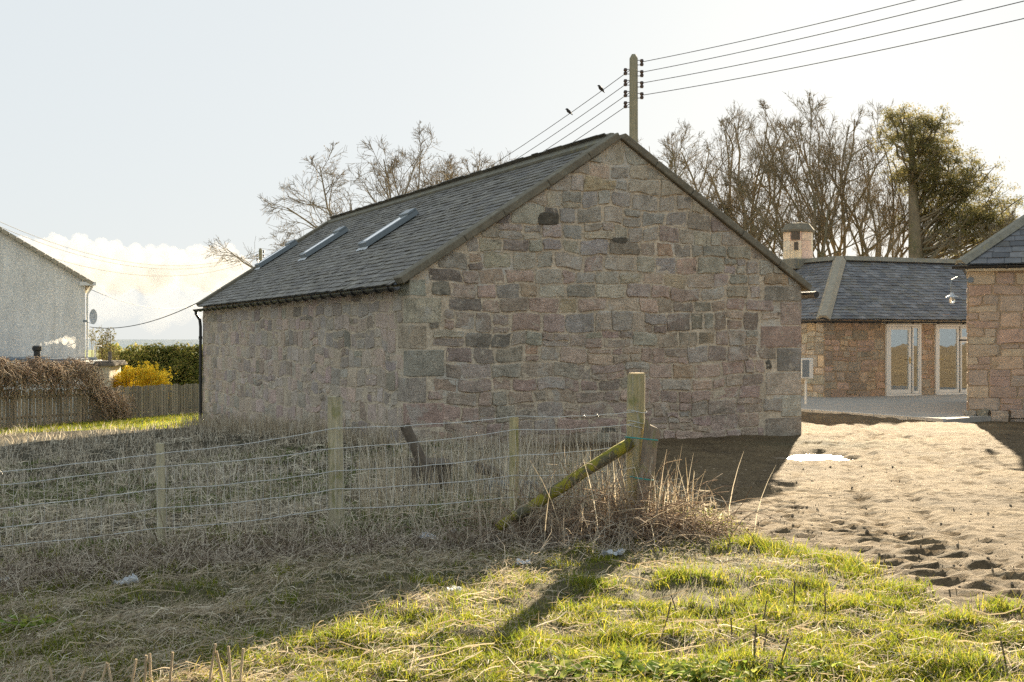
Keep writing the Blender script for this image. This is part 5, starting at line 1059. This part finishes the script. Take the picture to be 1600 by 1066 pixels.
# leafy weeds
def leafy(px, py, n, r, lab):
    x_, d_ = gpx(px, py); e = empty('leafy_weed', (x_, d_, Hs(x_, d_)), label=lab, cat='weed', group='leafy weeds'); b = MB()
    for i in range(n):
        a_ = rng.uniform(0, 2 * math.pi); L_ = rng.uniform(.03, .075); w = L_ * rng.uniform(.22, .34); q = Vector((rng.normal(0, r), rng.normal(0, r * .7), rng.uniform(.0, .05))); dv_ = Vector((math.cos(a_), math.sin(a_), 0)); sv = Vector((-dv_.y, dv_.x, rng.uniform(-.4, .4))); el = rng.uniform(.2, 1.1)
        f = lambda t, s_: q + dv_ * L_ * t * math.cos(el * (1 - .5 * t)) + Vector((0, 0, L_ * t * math.sin(el) * (1 - .45 * t))) + sv * w * s_ * math.sin(math.pi * min(1, .12 + t * .86)) + Vector((0, 0, .15 * w * abs(s_)))
        vs_ = [f(t, s_) for t in (0, .3, .62, 1) for s_ in (-1, 0, 1)]; c = tuple(np.array([(.22, .30, .05), (.30, .36, .07), (.17, .25, .05), (.36, .38, .10)][rng.integers(0, 4)]) * rng.uniform(.8, 1.2))
        b.add(vs_, [(3 * k + j, 3 * k + j + 1, 3 * k + j + 4, 3 * k + j + 3) for k in range(3) for j in range(2)], c)
    b.build('leaves', 'leaf', e, True)
for px, py, n, r, lab in ((950, 1052, 240, .13, 'broad leafed green weed patch at the near edge, in full sun'), (1085, 1062, 180, .11, 'bright leafy weed at the near edge beside thin dark stems'), (870, 1060, 60, .09, 'small leafy weed at the near edge by flattened straw'), (1250, 1050, 70, .10, 'scattered leafy weed under the thin dark stems'), (48, 985, 90, .10, 'green leafy weed in the shaded grass near the frame\'s edge'), (30, 812, 70, .14, 'leafy green weed in the field behind the wire fence')): leafy(px, py, n, r, lab)
# scraps
def scrap(px, py, s, lab, asp=1.0):
    x_, d_ = gpx(px, py); s *= .8; b = MB(); n = 7; vs_ = [((i / n - .5) * s * asp, (j / n - .5) * s * .8, abs(float(fbm(np.array([i * .55 + px]), np.array([j * .55]), 3, 7)[0]) - .4) * s * 1.1 + .02) for j in range(n + 1) for i in range(n + 1)]
    b.add(vs_, [(j * (n + 1) + i, j * (n + 1) + i + 1, (j + 1) * (n + 1) + i + 1, (j + 1) * (n + 1) + i) for j in range(n) for i in range(n)]); o_ = b.build('plastic_scrap', 'plastic_scrap', None, True); o_.location = (x_, d_, Hs(x_, d_)); o_.rotation_euler = (0, 0, rng.uniform(0, 1)); tag(o_, lab, 'litter', 'scraps of white plastic')
for q in (((668, 848), .17, 'crumpled white plastic under the fence between the two thicker posts'), ((197, 917), .17, 'white plastic scrap in shaded grass below the thin fence post'), ((955, 872), .13, 'thin white strip of plastic below the strainer post', 2.0), ((818, 886), .12, 'small white scrap at the foot of the mossy brace'), ((710, 928), .11, 'white scrap at the border of sun and shade'), ((706, 838), .10, 'torn white scrap just behind the crumpled plastic'), ((4, 915), .12, 'white scrap cut by the frame edge'), ((1055, 822), .07, 'tiny white scrap beside the bramble tangle')):
    scrap(*q[0], q[1], q[2], *(q[3:]))
# ================================================================== SMOKE AND CLOUD
def puff(nm, lab, cat, org, balls, dens, voxel, col=(1, 1, 1), aniso=.3, kind='stuff'):
    import bmesh
    bm = bmesh.new()
    for x_, y_, z_, r_ in balls: bmesh.ops.create_icosphere(bm, subdivisions=1, radius=r_, matrix=Matrix.Translation((x_, y_, z_)))
    me = bpy.data.meshes.new(nm); bm.to_mesh(me); bm.free(); m = bpy.data.materials.new(nm); m.use_nodes = True; nt = m.node_tree; nt.nodes.clear(); o_ = nt.nodes.new('ShaderNodeOutputMaterial'); v_ = nt.nodes.new('ShaderNodeVolumePrincipled')
    v_.inputs['Color'].default_value = (*col, 1); v_.inputs['Density'].default_value = dens; v_.inputs['Anisotropy'].default_value = aniso; nt.links.new(v_.outputs[0], o_.inputs['Volume']); me.materials.append(m)
    ob = bpy.data.objects.new(nm, me); COL.objects.link(ob); ob.location = org; md = ob.modifiers.new('remesh', 'REMESH'); md.mode = 'VOXEL'; md.voxel_size = voxel; md.use_smooth_shade = True; return tag(ob, lab, cat, kind=kind)
rng = np.random.default_rng(21)
q = P(63, 539, 46); bl = []
for i in range(46):
    t = rng.random(); bl.append((t * 1.22 + rng.normal(0, .02), rng.normal(0, .05 + .05 * t), .02 + .22 * t - .55 * max(0, t - .72) + rng.normal(0, .03 + .06 * t), rng.uniform(.03, .06) + .06 * t))
puff('smoke', 'thin white smoke drifting from the black flue', 'smoke', q, bl, 3.2, .025, (.84, .83, .81))
D = 13000.; q = P(210, 430, D); bl = []; sc_ = D / F
for px, py, r_ in [(60, 388, 16), (90, 384, 20), (125, 386, 20), (150, 396, 24), (178, 398, 22), (205, 404, 24), (235, 408, 24), (262, 402, 20), (285, 412, 22), (315, 402, 22), (335, 396, 17), (352, 398, 18), (368, 412, 16), (340, 420, 24), (300, 430, 22), (255, 428, 26), (210, 428, 26), (160, 422, 26), (115, 412, 24), (75, 404, 20), (40, 384, 16), (10, 392, 22), (-30, 380, 26), (-80, 384, 30), (130, 440, 22), (180, 446, 22), (230, 448, 20), (320, 442, 18)]:
    p0 = np.array([(px - 210) * sc_, rng.normal(0, 50), (430 - py) * sc_]); bl.append((*p0, r_ * sc_))
    for _ in range(15):
        d = rng.normal(0, 1, 3); d /= np.linalg.norm(d); d[2] = abs(d[2]) * 1.0 if py < 425 else d[2] * .4; rr = r_ * sc_ * rng.uniform(.16, .42); bl.append((*(p0 + d * r_ * sc_ * .86), rr))
for px in range(-120, 380, 34): bl.append(((px - 210) * sc_, 195, (430 - 438) * sc_, 24 * sc_)); bl.append(((px - 195) * sc_, 195, (430 - 415) * sc_, 20 * sc_))
puff('cloud', 'low bank of white cumulus cloud above the sea', 'cloud', q, bl, .0034, 10.4, (.74, .73, .715), .0)
bl = [(px * sc_ * 1.0 - 210 * sc_, rng.normal(810, 260), (430 - py) * sc_, r_ * sc_) for px, py, r_ in [(rng.uniform(-160, 480), rng.uniform(448, 496), rng.uniform(14, 34)) for _ in range(80)]]
puff('cloud', 'pale veil of low cloud under the cumulus, down towards the sea', 'cloud', q, bl, .00034, 23, (.85, .83, .8), .0)
